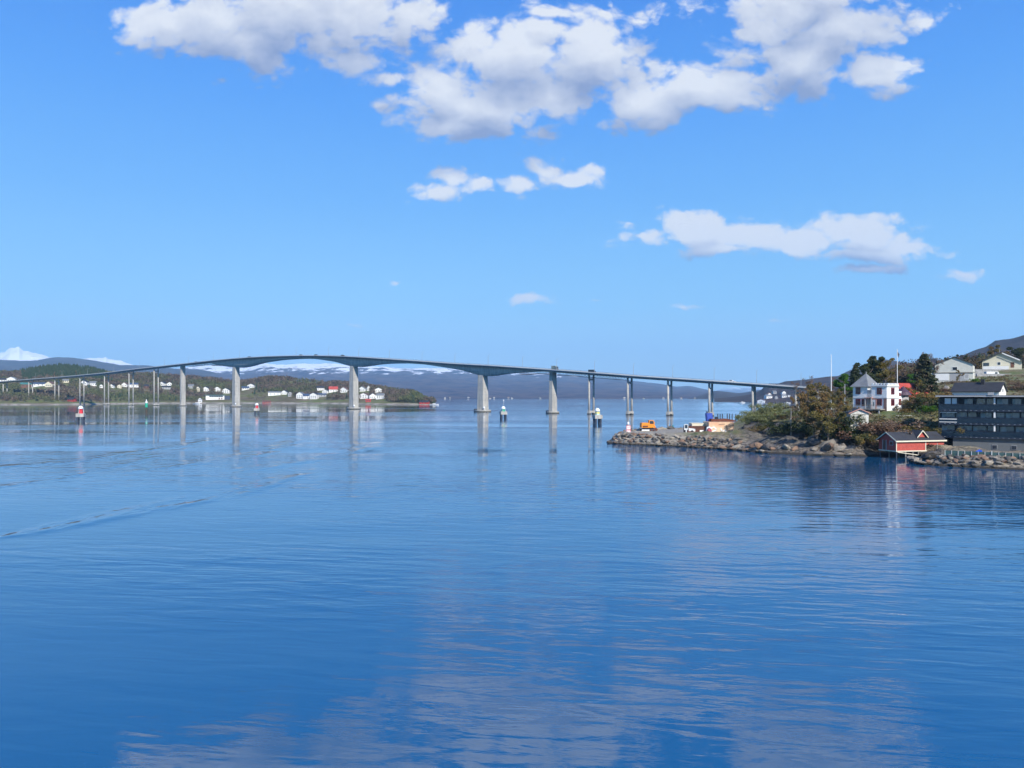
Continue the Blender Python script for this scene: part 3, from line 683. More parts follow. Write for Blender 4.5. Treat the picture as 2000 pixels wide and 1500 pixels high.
# far houses on the left peninsula: px centre, base row, width m, depth, wall h, roof h, yaw, ridge, wall, roof, label
WP, CP, GP = white_paint, cream_paint, grey_paint
FAR = [
 (4,746,12,9,3.2,2.6,10,'x',WP,black_roof,'white house with a dark roof at the left edge of the photo'),
 (24,745,13,9,4,2.8,-12,'y',WP,grey_roof,'large white house, second from the left edge, above the bridge deck'),
 (53,756,17,9,4,2.4,8,'x',brown_wall,teal_roof,'brown building with a green roof near the left edge'),
 (76,754,17,8,3,2,5,'x',WP,blue_roof,'long low white house between the green-roofed building and the cream gable'),
 (98,755,10,9,4,3.2,-20,'y',CP,brown_roof,'cream house with a brown roof below the left end of the deck'),
 (128,747,9,7,2.8,2,10,'x',CP,grey_roof,'small pale house just above the deck at the spruce wood'),
 (166,752,9,8,4,3,-15,'y',WP,black_roof,'white gabled house just right of the nearer red beacon'),
 (182,753,10,8,3.4,2.6,12,'x',WP,grey_roof,'white house with a grey roof between the fourth pier and the nearer red beacon'),
 (197,757,5,5,3,2,20,'y',WP,teal_roof,'narrow white cabin with a greenish roof left of the fourth pier'),
 (219,757,6,6,3,2.2,-10,'y',WP,black_roof,'tiny white cabin right of the fourth twin-column pier'),
 (233,758,6,6,3.4,2.2,10,'y',CP,brown_roof,'tiny cream house between the fourth and fifth twin-column piers'),
 (244,755,8,7,3.6,3,-10,'y',WP,brown_roof,'white house with a brown roof left of the fifth pier'),
 (262,756,13,8,4,2.6,8,'x',WP,blue_roof,'wide white house behind the fifth twin-column pier'),
 (286,758,9,8,3.4,2.2,-5,'x',brown_wall,black_roof,'dark brown house between the fifth pier and the slim green beacon'),
 (318,753,10,8,3.2,3,-20,'y',WP,black_roof,'white gabled house between the slab pier and the slim green beacon, left one'),
 (331,753,8,7,3,2.6,10,'y',WP,grey_roof,'white gabled house just left of the left slab pier'),
 (325,760,13,8,3,2,4,'x',grey_paint,black_roof,'low grey house with a black roof below two white gables'),
 (373,758,9,8,3.6,2.2,10,'x',grey_paint,grey_roof,'grey house right of the left slab pier, highest on the slope'),
 (387,764,5,5,5,2.2,0,'y',CP,grey_roof,'narrow pale cabin among bare trees right of the left slab pier'),
 (403,764,11,9,4,3.2,-12,'y',WP,black_roof,'white gabled house at the left of the row above the long white building'),
 (424,764,10,9,4.2,3,10,'y',WP,black_roof,'white gabled house in the middle of the row above the long white building'),
 (442,768,12,9,5.0,3.2,-8,'y',WP,black_roof,'tall white house with a dark roof just left of the left big pier'),
 (479,761,12,9,2.6,2.6,15,'x',WP,blue_roof,'white house with a wide dark blue roof right of the left big pier'),
 (492,757,13,9,3.4,3,-14,'y',WP,black_roof,'white gabled house with a dark roof, highest right of the left big pier'),
 (536,772,19,9,4,1.6,6,'x',WP,grey_roof,'long white house above the green meadow'),
 (556,770,8,8,3.8,2.4,-10,'y',WP,black_roof,'small white house at the right end of the long house by the meadow'),
 (566,774,6,7,5,2,15,'y',GP,black_roof,'grey-white house at the right edge of the green meadow'),
 (587,778,10,9,6.2,3.2,-14,'y',WP,grey_roof,'tall white house, left one of the big waterside cluster'),
 (600,779,12,9,4.2,3,8,'x',WP,blue_roof,'white house with a blue-grey roof in the middle of the waterside cluster'),
 (614,779,11,9,6.4,2.6,-16,'y',WP,black_roof,'bright white house at the right of the waterside cluster'),
 (626,762,12,9,3.4,3,12,'x',WP,black_roof,'white house with a black roof left of the red-roofed house'),
 (628,775,14,8,3.2,2,4,'x',grey_paint,blue_roof,'low grey-blue house right of the waterside cluster'),
 (636,768,9,8,3.2,2.2,-10,'y',WP,grey_roof,'small white house below the red-roofed house'),
 (651,765,14,9,3.6,4.4,10,'x',WP,red_roof,'white house with a bright red roof left of the middle big pier'),
 (673,766,12,9,4.0,3.8,-20,'y',WP,brown_roof,'white gabled house with a brown-red roof beside the middle big pier'),
 (708,764,9,8,4,3,-12,'y',WP,grey_roof,'white gabled house, first right of the middle big pier'),
 (719,763,5,7,4.4,3.4,15,'y',WP,black_roof,'slim white house, second right of the middle big pier'),
 (739,766,11,8,4,2.4,6,'y',WP,grey_roof,'white house set highest near the wooded point'),
 (711,778,13,9,4.2,3.4,-10,'y',WP,brown_roof,'wide white house low on the shore right of the middle big pier'),
 (727,778,9,8,4,3,14,'y',WP,black_roof,'white gabled house low on the shore between two white houses'),
 (743,779,11,8,5,2.4,-8,'x',WP,grey_roof,'white house nearest the wooded point at the right of the village'),
 (719,785,7,5,2.4,1.4,5,'x',red_paint,red_roof,'small red boathouse at the water right of the middle big pier'),
 (521,787,12,5,2,1.4,5,'x',mat('faded_red', (.30,.10,.08), .8, var=.2),brown_roof,'low faded red boathouse on the beach below the green meadow'),
 (391,786,5,5,4.2,2.2,0,'y',WP,grey_roof,'small white boathouse on the water right of the left slab pier'),
 (141,784,9,6,2.6,2,-30,'x',red_paint,black_roof,'small red cabin on the shore by the nearer red beacon'),
]
CLEAR = []
for (px, py, Lx, Dy, hw, hr, yaw, rg, wm, rm, lab) in FAR:
    p = pen_drop(px, py); k_ = p.y/1060
    sees = 'f'; n = 2 if Lx < 9 else 3
    wins = tuple((sees, Lx*(i-(n-1)/2)/n*.85, z, 1.3, 1.2) for i in range(n) for z in ((1.0,) if hw < 4.1 else (.8, 3.1)))
    o = house('boathouse' if 'boathouse' in lab else 'cabin' if 'cabin' in lab else 'house', p, R(yaw)-math.atan2(p.x, p.y)*.6, Lx, Dy, hw, hr, wm, rm, lab, 'boathouse' if 'boathouse' in lab else 'house', wins, far=True, ridge=rg, chim=(0.6, .5) if Lx > 8 else None, group='houses on the far left shore', base=3.5)
    CLEAR.append((p.x, p.y, Lx))
# long white building with a window band and its dark wing
p = pen_drop(420, 780); o = empty('school_building', p, R(22), 'long white flat-roofed building with a dark window band above the shore lawn', 'building', 'houses on the far left shore')
MB().box(-13, 13, -5, 5, -3, 6.2).build('wall', WP, o); MB().box(-15, 14, -6.5, 6, 6.2, 6.7).build('roof', teal_roof, o)
for i in range(6): MB().box(-8+i*3.2, -8+i*3.2+2.9, -5.08, -4.95, 3.3, 5.1).build('window', glass, o)
for x_ in (5, 8.5): MB().box(x_, x_+1.8, -5.08, -4.95, 0, 2.2).build('door', brown_wall, o)
MB().box(13.1, 21, -4, 4, -3, 5.4).build('dark_wing', navy_wall, o)
CLEAR.append((p.x+3, p.y, 34))
# red boathouse at the point, and moored boats
p = Vector((wx(829, 975), 975, 0.8))
house('boathouse', p, R(-8), 12, 6, 2.4, 1.9, red_paint, black_roof, 'red boathouse with a black roof out on the tip of the wooded point', 'boathouse', (('f', -2, .8, 1, 1), ('f', 2, .8, 1, 1)), far=True)
hull_w = mat('boat_hull_white', (.72, .72, .70), .35)
def boat(px, Y, Ln, yaw, label, cabin=True, z=0):
    o = empty('motor_boat', (wx(px, Y), Y, z), R(yaw), label, 'boat'); h = Ln/2; b = Ln*.15
    V = []; secs = [(-h, b*.9, .9), (-h*.4, b, .9), (h*.3, b*.9, 1.0), (h*.75, b*.5, 1.2), (h, .04, 1.35)]
    mb = MB(); v = []
    for (x, w2, zt) in secs: v += [(x, -w2, zt), (x, -w2*.7, 0.15), (x, 0, -.2), (x, w2*.7, .15), (x, w2, zt)]
    f = [(i*5+j, i*5+j+1, (i+1)*5+j+1, (i+1)*5+j) for i in range(4) for j in range(4)]+[(0, 5, 9, 4), (5, 10, 14, 9), (10, 15, 19, 14), (15, 20, 24, 19), (0, 4, 3, 2, 1)]
    mb.raw(v, f).build('hull', hull_w, o)
    if cabin:
        c_ = MB().prism([(-h*.35, .9), (h*.35, 1.0), (h*.15, 2.1), (-h*.3, 2.1)], 1, -b*.7, b*.7).build('cabin', white_paint, o)
        MB().box(-h*.2, h*.1, -b*.72, b*.72, 1.4, 1.9).build('window', glass, c_)
    return o
boat(848, 940, 11, 8, 'white motor boat moored off the red boathouse at the point')
boat(384, 1050, 10, -12, 'white motor boat lying at the small white boathouse', z=.1)
boat(1450, 1185, 9, 12, 'white boat on the water left of the last water pier')
boat(1538, 1120, 8, -20, 'white boat on the water between the last two bridge piers')
# tiny houses on the far shore
FWALL = mat('far_wall', (.55, .54, .50), .8)
FS = [(843,770,9,'white farmhouse on the far shore right of the wooded point'),(869,773,8,'white cabin on the far shore, second right of the wooded point'),(879,774,8,'white cabin on the far shore, third right of the wooded point'),
 (915,774,9,'white house on the far shore just left of the right big pier'),(957,774.5,10,'white house on the far shore just right of the right big pier'),(965,774.5,8,'white cabin on the far shore, second right of the right big pier'),
 (993,775.5,9,'white house on the far shore above the tall green beacon, left one'),(1000,775.5,8,'white house on the far shore above the tall green beacon, right one'),(1055,778,8,'pale tower-like white house on the far shore left of the right slab pier'),
 (1219,780,10,'white house on the far shore left of the pier above the sign'),(1257,778,8,'white cabin on the far shore right of the pier above the sign'),(1296,779.5,9,'white house on the far shore left of the pier above the excavator'),
 (1330,780,9,'white house on the far shore between the excavator pier and the blue tank'),(1357,781,11,'white farmhouse on the far shore left of the pier above the blue tank'),(1406,780,10,'white house on the far shore right of the pier above the blue tank')]
dg_ = bpy.context.evaluated_depsgraph_get(); _mr = BVHTree.FromObject(bpy.data.objects['mountain_range'], dg_)
for i, (px, py, Lx, lab) in enumerate(FS):
    Y = 2440+(i*29) % 90; h_ = _mr.ray_cast(Vector((wx(px, Y), Y, 900)), Vector((0, 0, -1))); z = (h_[0].z if h_[0] else 1.0)
    o = house('farmhouse', (wx(px, Y), Y, z), R((i*37) % 50-25), Lx*.65, 5, 2.4, 1.8, FWALL, black_roof if i % 3 else brown_roof, lab, 'house', (('f', 0, 1, 1.4, 1.3),), far=True, ridge='xy'[i % 2], group='white houses on the far shore', base=2)
# village houses on the wooded hill right of the bridge end
_vh = BVHTree.FromObject(bpy.data.objects['village_hill'], dg_)
def vh(px, Y, py):
    d_ = Vector((wx(px, 1), 1, (HY-py)/F)).normalized(); h = _vh.ray_cast(Vector((0, 0, HCAM))+d_*1200, d_)
    return (h[0].x, h[0].y, h[0].z) if h[0] is not None else (wx(px, Y), Y, wz(py, Y))
for i, (px, py, Y, Lx, hw, wm, rm, lab) in enumerate([(1487,785.5,1345,16,3.4,WP,brown_roof,'long white house with a brown roof at the water below the wooded hill'),(1500,778,1420,17,4.5,WP,grey_roof,'largest white house on the wooded hill right of the last water pier'),
  (1501,772.5,1520,9,3,WP,brown_roof,'white house with a brown roof above the largest house on the wooded hill'),(1512,769,1600,9,4,GP,grey_roof,'pale grey house high on the wooded hill just under the bridge deck'),
  (1530,770,1600,9,4.5,WP,black_roof,'white house high on the wooded hill, left of the shore pier'),(1531,776,1480,10,3.6,WP,grey_roof,'white house lower down the wooded hill, left of the shore pier'),
  (1516,779,1430,7,4,GP,black_roof,'small grey house in the middle of the wooded hill'),(1541,775,1480,6,4,WP,black_roof,'small white cabin on the wooded hill beside the shore pier')]):
    x_, y_, z_ = vh(px, Y, py)
    house('village_house', (x_, y_, z_), R((i*53) % 60-30), Lx*.75, 7, hw*.85, 2.2, wm, rm, lab, 'house', (('f', -1.5, 1, 1.2, 1.1), ('f', 1.5, 1, 1.2, 1.1)), far=True, ridge='yx'[i % 2], group='houses on the wooded hill right of the bridge', base=6)

# ------------------------------------------------------------------ woods far away (read as one mass)
def leaf_mat(name, c1, c2, c3=None, sc=.9, tr=.25):
    def fn(T, b):
        pos = T.add('ShaderNodeNewGeometry').outputs['Position']
        oi = T.add('ShaderNodeObjectInfo').outputs['Random']
        n = T.noise(pos, sc, 4.0, .6); n2 = T.noise(pos, sc*.13, 3.0, .5)
        c = T.mix(T.ramp(n, .36, .64), c1, c2)
        if c3: c = T.mix(T.ramp(n2, .44, .60), c, c3)
        c = T.mix(T.m('MULTIPLY', oi, .35), c, c1)
        T.set(b.inputs['Base Color'], c); b.inputs['Roughness'].default_value = .85; b.inputs['Specular IOR Level'].default_value = .15
        tl = T.add('ShaderNodeBsdfTranslucent'); T.set(tl.inputs[0], c)
        mx = T.add('ShaderNodeMixShader'); mx.inputs[0].default_value = tr
        T.l.new(b.outputs[0], mx.inputs[1]); T.l.new(tl.outputs[0], mx.inputs[2])
        T.l.new(mx.outputs[0], T.n['Material Output'].inputs[0])
    return mat(name, fn=fn)
npr = np.random.default_rng(11)
def leaf_cloud(cent, rad, n, size, flat=.0):
    """n random triangles inside an ellipsoid at cent with radii rad; arrays broadcast per tree"""
    u = npr.normal(size=(n, 3)); u /= np.linalg.norm(u, axis=1)[:, None]; r = npr.random(n)**.45
    c = cent+u*r[:, None]*rad
    a = npr.normal(size=(n, 3)); a /= np.linalg.norm(a, axis=1)[:, None]; b = np.cross(a, npr.normal(size=(n, 3))); b /= np.linalg.norm(b, axis=1)[:, None]
    s = size*(.6+.8*npr.random(n))[:, None]
    return np.stack([c-a*s*.5-b*s*.4, c+a*s*.6, c+b*s*.7], 1)
def wood(name, pts, m, label_kind, n_leaf=26, size=1.7, conifer=False):
    tris = []
    for (x, y, z, h, r) in pts:
        if conifer:
            k = 9; v = []
            for L_ in range(4):
                z0 = z+h*(.08+.21*L_); rr = r*(1-.22*L_); ap = np.array([x, y, z0+h*.38])
                an = npr.random()*6.28+np.arange(k+1)*2*math.pi/k
                ring = np.stack([x+rr*np.cos(an)*(1+.25*npr.random(k+1)), y+rr*np.sin(an), z0+npr.random(k+1)*h*.05], 1)
                tris.append(np.stack([ring[:-1], ring[1:], np.repeat(ap[None], k, 0)], 1))
        else:
            tris.append(leaf_cloud(np.array([x, y, z+h*.60]), np.array([r, r, h*.42]), n_leaf, size))
            w_ = .22; t0 = np.array([[x-w_, y, z-.5], [x+w_, y, z-.5], [x, y, z+h*.8]]); tris.append(t0[None])
    T_ = np.concatenate(tris); V = T_.reshape(-1, 3)
    o = np_mesh(name, V, np.arange(len(V)).reshape(-1, 3), m); tag(o, kind='stuff'); return o
wood_m = leaf_mat('bare_birch_wood', (0.106, 0.076, 0.054), (0.241, 0.179, 0.126), (0.148, 0.164, 0.059), sc=.10)
spruce_m = leaf_mat('spruce_needles', (0.025, 0.046, 0.025), (0.064, 0.089, 0.043), sc=.3, tr=.1)
pts = []; cpts = []
clr = np.array([(a, b, c) for a, b, c in CLEAR])
hp = [(1000+F*a/b, b, c/b*F/2) for a, b, c in CLEAR]
tries = 0
while tries < 26000:
    tries += 1
    px = -120+968*rnd.random(); t = rnd.random()**.8*.93+.03
    ys = interp(px, SHORE); D_ = interp(px, DEPTH); Y = ys+t*D_; X = wx(px, Y)
    if t*D_ < 14: continue
    if np.min(np.hypot(clr[:, 0]-X, clr[:, 1]-Y)-clr[:, 2]*.55) < 2: continue
    if any(abs(px-a) < w2+1.5 and b-70 < Y < b for a, b, w2 in hp): continue
    zt = pen_z(px, Y); n = fbm(X*.02, Y*.02, 9)
    # meadows
    py = HY-(zt-HCAM)*F/Y
    if (393 < px < 452 and py > 777) or (465 < px < 640 and py > 768+(px > 575)*10 and rnd.random() < .94) or (640 < px < 690 and py > 781): continue
    if (560 < px < 640) and 745 < py < 754 and rnd.random() < .8: continue
    if n < -.28 and rnd.random() < .7: continue
    h = 5.5+3.5*rnd.random()+1.5*n; 
    if 42 < px < 205 and t > .50 and rnd.random() < .85: cpts.append((X, Y, zt, h*1.25, 2.0+rnd.random())); continue
    if rnd.random() < .04: cpts.append((X, Y, zt, h*1.05, 1.8)); continue
    if len(pts) > 9500: continue
    pts.append((X, Y, zt, h, 2.2+1.6*rnd.random()))
wood('birch_wood', pts, wood_m, 'x', 22, 1.5)
wood('spruce_wood', cpts, spruce_m, 'x', conifer=True)
# woods on the hillside behind the near houses
pts = []; cp2 = []
for i in range(5200):
    Y = 262+rnd.random()**1.4*430; px = 1560+640*rnd.random(); X = wx(px, Y)
    if float(coast_dist(np.array([X]), np.array([Y]))[0]) < 6: continue
    if (1815 < px < 2000 and Y < 300) or (1560 < px < 1640 and 395 < Y < 450): continue
    if fbm(X*.03, Y*.03, 5) < -.12: continue
    z = gz(X, Y); h = 4.2+3.0*rnd.random()
    if px > 1600 and px < 1690 and Y > 300: h *= .8
    (cp2 if rnd.random() < .10 else pts).append((X, Y, z, h, 1.6+1.2*rnd.random()))
wood('hillside_wood', pts, leaf_mat('bare_hillside_wood', (.095, .066, .044), (.215, .150, .100), (.120, .120, .048), sc=.22), 'x', 70, .55)
wood('hillside_spruces', cp2, spruce_m, 'x', conifer=True)

# ------------------------------------------------------------------ single trees on the near shore
bark = mat('bark', (.13, .105, .08), .9, var=.4, scale=3)
pale_bark = mat('birch_bark', (.33, .29, .25), .8, var=.4, scale=3)
def tree_proto(name, H, cw, kind, leaf, seed, lean=0.0, bark_m=bark):
    rg = random.Random(seed); o = empty(name, (0, 0, 0)); tr = MB(); tips = []
    def limb(p, d_, ln, r, dep):
        n = 3; q = p
        for s in range(n):
            d_ = (d_+Vector((rg.uniform(-.22, .22), rg.uniform(-.22, .22), rg.uniform(-.05, .15)))).normalized()
            q2 = q+d_*ln/n; tr.tube(q, q2, r*(1-s/n*.5), r*(1-(s+1)/n*.5), 5 if dep else 7); q = q2
            if dep < 2 and s >= 1 or dep == 0 and s >= 0:
                for _ in range(2 if dep == 0 else 1):
                    a = rg.uniform(0, 6.28); side = Vector((math.cos(a), math.sin(a), rg.uniform(.15, .8))).normalized()
                    limb(q, (d_*.35+side).normalized(), ln*rg.uniform(.42, .62), r*.45, dep+1)
        tips.append((q, dep))
    if kind == 'conifer':
        tr.tube((0, 0, -.6), (lean*H, 0, H*.97), H*.016, .03, 7); V = []
        k = int(H*3.2)
        for i in range(k):
            f = (i+.5)/k; zc = H*(.14+.84*f); rr = cw*(1-f)**.75*(.6+.55*rg.random())+.15
            for b in range(7):
                a = rg.uniform(0, 6.28); e_ = np.array([math.cos(a)*rr+lean*zc, math.sin(a)*rr, zc-rr*.22]); c0 = np.array([lean*zc, 0, zc])
                for s_ in (.35, .6, .8, 1.0): V.append(leaf_cloud(c0+(e_-c0)*s_, np.array([.30, .30, .14])*(1+rr*.12), 7, .34))
        V = np.concatenate(V).reshape(-1, 3); tr.build('trunk', bark_m, o)
        np_mesh('crown', V, np.arange(len(V)).reshape(-1, 3), leaf, o); return o
    limb(Vector((0, 0, -.6)), Vector((lean, 0, 1)).normalized(), H*.62, H*.020, 0)
    V = []
    if kind == 'shrub': tips = [(Vector((rg.gauss(0, cw*.42), rg.gauss(0, cw*.42), H*rg.uniform(.25, .78))), 2) for _ in range(34)]
    for (q, dep) in tips:
        sq = np.array(q); f = max(.2, 1-abs(sq[2]/H-.55))
        sq[0] *= min(1.5, cw/(H*.34)); sq[1] *= min(1.5, cw/(H*.34)); sq[2] = min(sq[2], H*.93)
        if kind == 'bare':
            for _ in range(16):
                a = npr.normal(size=3); a /= np.linalg.norm(a); a[2] = abs(a[2])*.8+.1; e_ = sq+a*rg.uniform(.5, 1.25)*H/8
                w_ = np.array([.018, .018, 0]); V.append(np.stack([sq-w_, sq+w_, e_])[None])
                V.append(leaf_cloud((sq+e_)/2, np.array([.45, .45, .4])*H/8, 4, .15))
        elif kind == 'shrub': V.append(leaf_cloud(sq, np.array([.42, .42, .38])*cw*.60, 110, .17))
        else:
            V.append(leaf_cloud(sq, np.array([.95, .95, .62])*cw*.27*rg.uniform(.7, 1.25), 300 if kind == 'leafy' else 130, .22))
    V = np.concatenate(V).reshape(-1, 3)
    if kind != 'shrub':
        k = H/np.percentile(V[:, 2], 99.5); V[:, 2] *= k; tr.v = [(x, y, z*k) for (x, y, z) in tr.v]
        c_ = np.percentile(np.hypot(V[:, 0], V[:, 1]), 96); V[:, :2] *= cw*1.12/c_; tr.v = [(x*cw*1.12/c_, y*cw*1.12/c_, z) for (x, y, z) in tr.v]
    tr.build('trunk', bark_m, o)
    np_mesh('crown', V, np.arange(len(V)).reshape(-1, 3), leaf, o); return o
L_olive = leaf_mat('olive_spring_leaves', (.115, .105, .030), (.280, .215, .070), (.215, .135, .055))
L_pale = leaf_mat('pale_green_leaves', (0.142, 0.162, 0.061), (0.270, 0.277, 0.128))
L_green = leaf_mat('fresh_green_leaves', (0.041, 0.108, 0.016), (0.115, 0.230, 0.030))
L_dark = leaf_mat('dark_leaves', (0.038, 0.055, 0.025), (0.104, 0.114, 0.046))
L_brown = leaf_mat('brown_twigs', (.150, .100, .070), (.300, .215, .155))
L_red = leaf_mat('reddish_twigs', (.115, .065, .042), (.230, .130, .085), (.150, .130, .055))
L_pine = leaf_mat('pine_needles', (0.029, 0.050, 0.025), (0.105, 0.116, 0.059), (0.157, 0.095, 0.063), tr=.1)
PROT = {}
def proto(key):
    if key in PROT: return PROT[key][0]
    spec = dict(olive1=('tree', 10, 3.6, 'leafy', L_olive, 3), olive2=('tree', 8, 3.4, 'leafy', L_olive, 14), sparse=('tree', 9, 2.8, 'sparse', L_olive, 22), bare1=('tree', 8, 2.8, 'bare', L_brown, 31, 0, pale_bark), bare2=('tree', 8, 3.0, 'bare', L_brown, 41),
        green=('tree', 7, 3.0, 'leafy', L_green, 51), dark1=('tree', 9, 3.2, 'leafy', L_dark, 61), pine1=('pine_tree', 10, 2.3, 'conifer', L_pine, 71, .02), pine2=('pine_tree', 9, 1.9, 'conifer', L_pine, 83), shrub_pale=('shrub', 3.6, 2.6, 'shrub', L_pale, 91),
        shrub_dark=('shrub', 3.2, 2.4, 'shrub', L_dark, 92), shrub_olive=('shrub', 3.2, 2.4, 'shrub', L_olive, 93), shrub_red=('shrub', 2.8, 2.2, 'shrub', L_red, 94), shrub_green=('shrub', 3.4, 2.4, 'shrub', L_green, 95), shrub_brown=('shrub', 3.0, 2.4, 'shrub', L_brown, 96))[key]
    PROT[key] = [tree_proto(*spec), spec[1], False]; return PROT[key][0]
def plant(key, px, ytop, Y, label, ybase=None, wide=1.0, h=None, ry=None):
    pr = proto(key); H0 = PROT[key][1]
    if PROT[key][2]: o = copy_tree(pr)
    else: o = pr; PROT[key][2] = True
    X = wx(px, Y); z = gz(X, Y)-.15
    H = h or max(1.2, wz(ytop, Y)-z); s = H/H0
    o.location = (X, Y, z); o.scale = (s*wide, s*wide, s); o.rotation_euler = (0, 0, rnd.uniform(0, 6.28) if ry is None else ry)
    tag(o, label, 'shrub' if 'shrub' in key else 'tree', 'shrubs on the near shore' if 'shrub' in key else 'trees on the near shore')
    return o
T_ = [
 ('olive1',1572,768,176,'broad olive tree at the left of the headland wood',1.2),
 ('sparse',1556,775,184,'thin yellow-green tree above the wooden pole',1.1),
 ('olive2',1640,770,176,'olive tree directly left of the white shed',1.1),
 ('olive1',1618,775,160,'yellow-olive tree hanging over the shore rocks',1.2),
 ('shrub_pale',1532,800,186,'yellow-green bush left of the pinkish leafless tree',1.5),
 ('shrub_pale',1488,806,184,'yellow-green bush in the middle of the knoll top',1.4),
 ('sparse',1786,742,196,'soft olive tree beside the large dark pine',1.2),
 ('sparse',1712,700,236,'loose olive tree between the dark trees behind the villa',1.3),
 ('shrub_olive',1770,800,177,'olive bush right of the villa wall',1.4),
 ('olive1',1606,752,168,'tall olive-brown tree on the rocks left of the white shed',1.15),
 ('olive2',1628,800,163,'lower olive tree leaning over the rocks beside the white shed',.95),
 ('olive2',1590,790,164,'broad olive tree in front of the tall olive-brown one',.9),
 ('bare1',1562,745,205,'tall grey leafless tree at the right end of the bridge deck',.95),
 ('bare2',1580,758,196,'grey-brown leafless tree beside the tall leafless one at the bridge end',1.0),
 ('bare1',1543,792,180,'pinkish-brown leafless tree behind the wooden pole on the knoll',1.1),
 ('shrub_pale',1466,807,186,'pale green shrub at the left end of the knoll by the containers',1.3),
 ('shrub_pale',1475,800,189,'pale green shrub on top of the knoll, second from the containers',1.25),
 ('shrub_pale',1504,783,192,'tall pale green bush against the water on the knoll top',1.0),
 ('shrub_olive',1520,806,186,'olive bush left of the wooden pole',1.3),
 ('shrub_dark',1500,822,180,'dark bush on the shaded slope below the pale green ones',1.5),
 ('shrub_dark',1535,828,174,'dark bush at the foot of the wooden pole',1.4),
 ('shrub_dark',1562,820,172,'dark bush between the wooden pole and the tall olive-brown tree',1.5),
 ('shrub_olive',1488,830,178,'low olive bush above the shaded rock slab',1.2),
 ('bare2',1598,735,236,'brown leafless tree left of the tall white flagpole',1.1),
 ('olive2',1590,748,210,'olive-brown tree hiding the end of the bridge deck',1.1),
 ('bare2',1606,752,205,'grey-brown leafless tree in front of the bridge abutment',1.3),
 ('olive2',1632,760,190,'olive tree between the tall flagpole and the plain grey pole',1.0),
 ('bare2',1614,738,242,'brown leafless tree behind the tall white flagpole',1.1),
 ('bare2',1636,741,240,'brown leafless tree right of the tall white flagpole',1.2),
 ('green',1655,731,214,'bright green tree left of the white villa',1.1),
 ('pine1',1670,712,219,'dark pine between the bright green tree and the villa',1.2),
 ('dark1',1690,698,222,'dark tree rising behind the grey pointed roof',1.0),
 ('pine1',1706,694,228,'tallest dark tree behind the villa',1.3),
 ('olive1',1722,702,226,'olive-brown tree right of the tallest dark tree behind the villa',1.1),
 ('bare2',1742,712,228,'brown tree left of the flagpole with the pennant',1.3),
 ('green',1776,731,232,'small bright green tree above the red roof',1.0),
 ('pine1',1806,690,204,'large dark pine between the red roof and the pale house',1.3),
 ('pine2',1797,730,198,'dark reddish pine beside the end of the red roof',1.4),
 ('bare1',1822,687,214,'crooked leafless tree beside the large dark pine',.8),
 ('sparse',1875,722,230,'olive tree in front of the right half of the pale house',1.0),
 ('shrub_green',1905,738,232,'bright green bush between the pale house and the terraces',1.2),
 ('dark1',1856,693,292,'dark treetop behind the roof of the pale house',.9),
 ('dark1',1880,694,300,'dark treetop behind the right corner of the pale house',.9),
 ('olive1',1938,676,330,'brown tree on the slope left of the cream house',1.1),
 ('dark1',1992,668,335,'dark green tree at the right edge beyond the cream house',1.2),
 ('sparse',1915,700,300,'sparse olive tree left of the cream house',.8),
 ('shrub_dark',1818,772,178,'dark green bush left of the apartment block',1.4),
 ('shrub_green',1815,790,174,'light green bush on the bank above the guard rail',1.5),
 ('shrub_olive',1790,762,190,'olive bush below the end of the red roof',1.3),
 ('shrub_red',1782,778,182,'reddish bush behind the round turret',1.1),
 ('shrub_red',1708,818,162,'reddish-brown bush below the villa terrace',1.5),
 ('shrub_brown',1730,815,163,'brown leafless bush below the right end of the villa terrace',1.5),
 ('shrub_brown',1752,832,160,'brown bush on the slope behind the red boathouse',1.4),
 ('shrub_olive',1690,842,159,'olive bush on the rocks left of the red boathouse',1.2),
 ('shrub_dark',1648,806,163,'dark bush against the left wall of the white shed',1.1),
 ('shrub_dark',1660,828,161,'dark green bush in front of the white shed',1.2),
 ('shrub_olive',1780,826,162,'olive bush below the guard rail, behind the boathouse roof',1.3),
 ('shrub_olive',1812,830,160,'olive bush between the guard rail and the apartment block',1.2),
 ('shrub_red',1848,758,222,'rust-brown bush below the pale house',1.3),
 ('shrub_brown',1990,744,215,'brown bush at the right edge beyond the black-roofed house',1.5),
]
for (key, px, yt, Y, lab, wd) in T_: plant(key, px, yt, Y, lab, wide=wd)

# undergrowth on the near slopes
V = []
for i in range(9000):
    Y = 152+rnd.random()*100; px = 1462+600*rnd.random(); X = wx(px, Y)
    if X > 79.5 and Y < 160: continue
    z = gz(X, Y)
    if z < 3.6+2.4*fbm(X*.13, Y*.13, 4): continue
    if fbm(X*.12, Y*.12, 8) < -.1: continue
    V.append(leaf_cloud(np.array([X, Y, z+.25]), np.array([.8, .8, .42])*(.5+rnd.random()*.8), 15, .24))
V = np.concatenate(V).reshape(-1, 3)
tag(np_mesh('undergrowth', V, np.arange(len(V)).reshape(-1, 3), leaf_mat('heath_scrub', (.135, .100, .055), (.250, .175, .105), (.120, .120, .045), sc=.5)), kind='stuff')

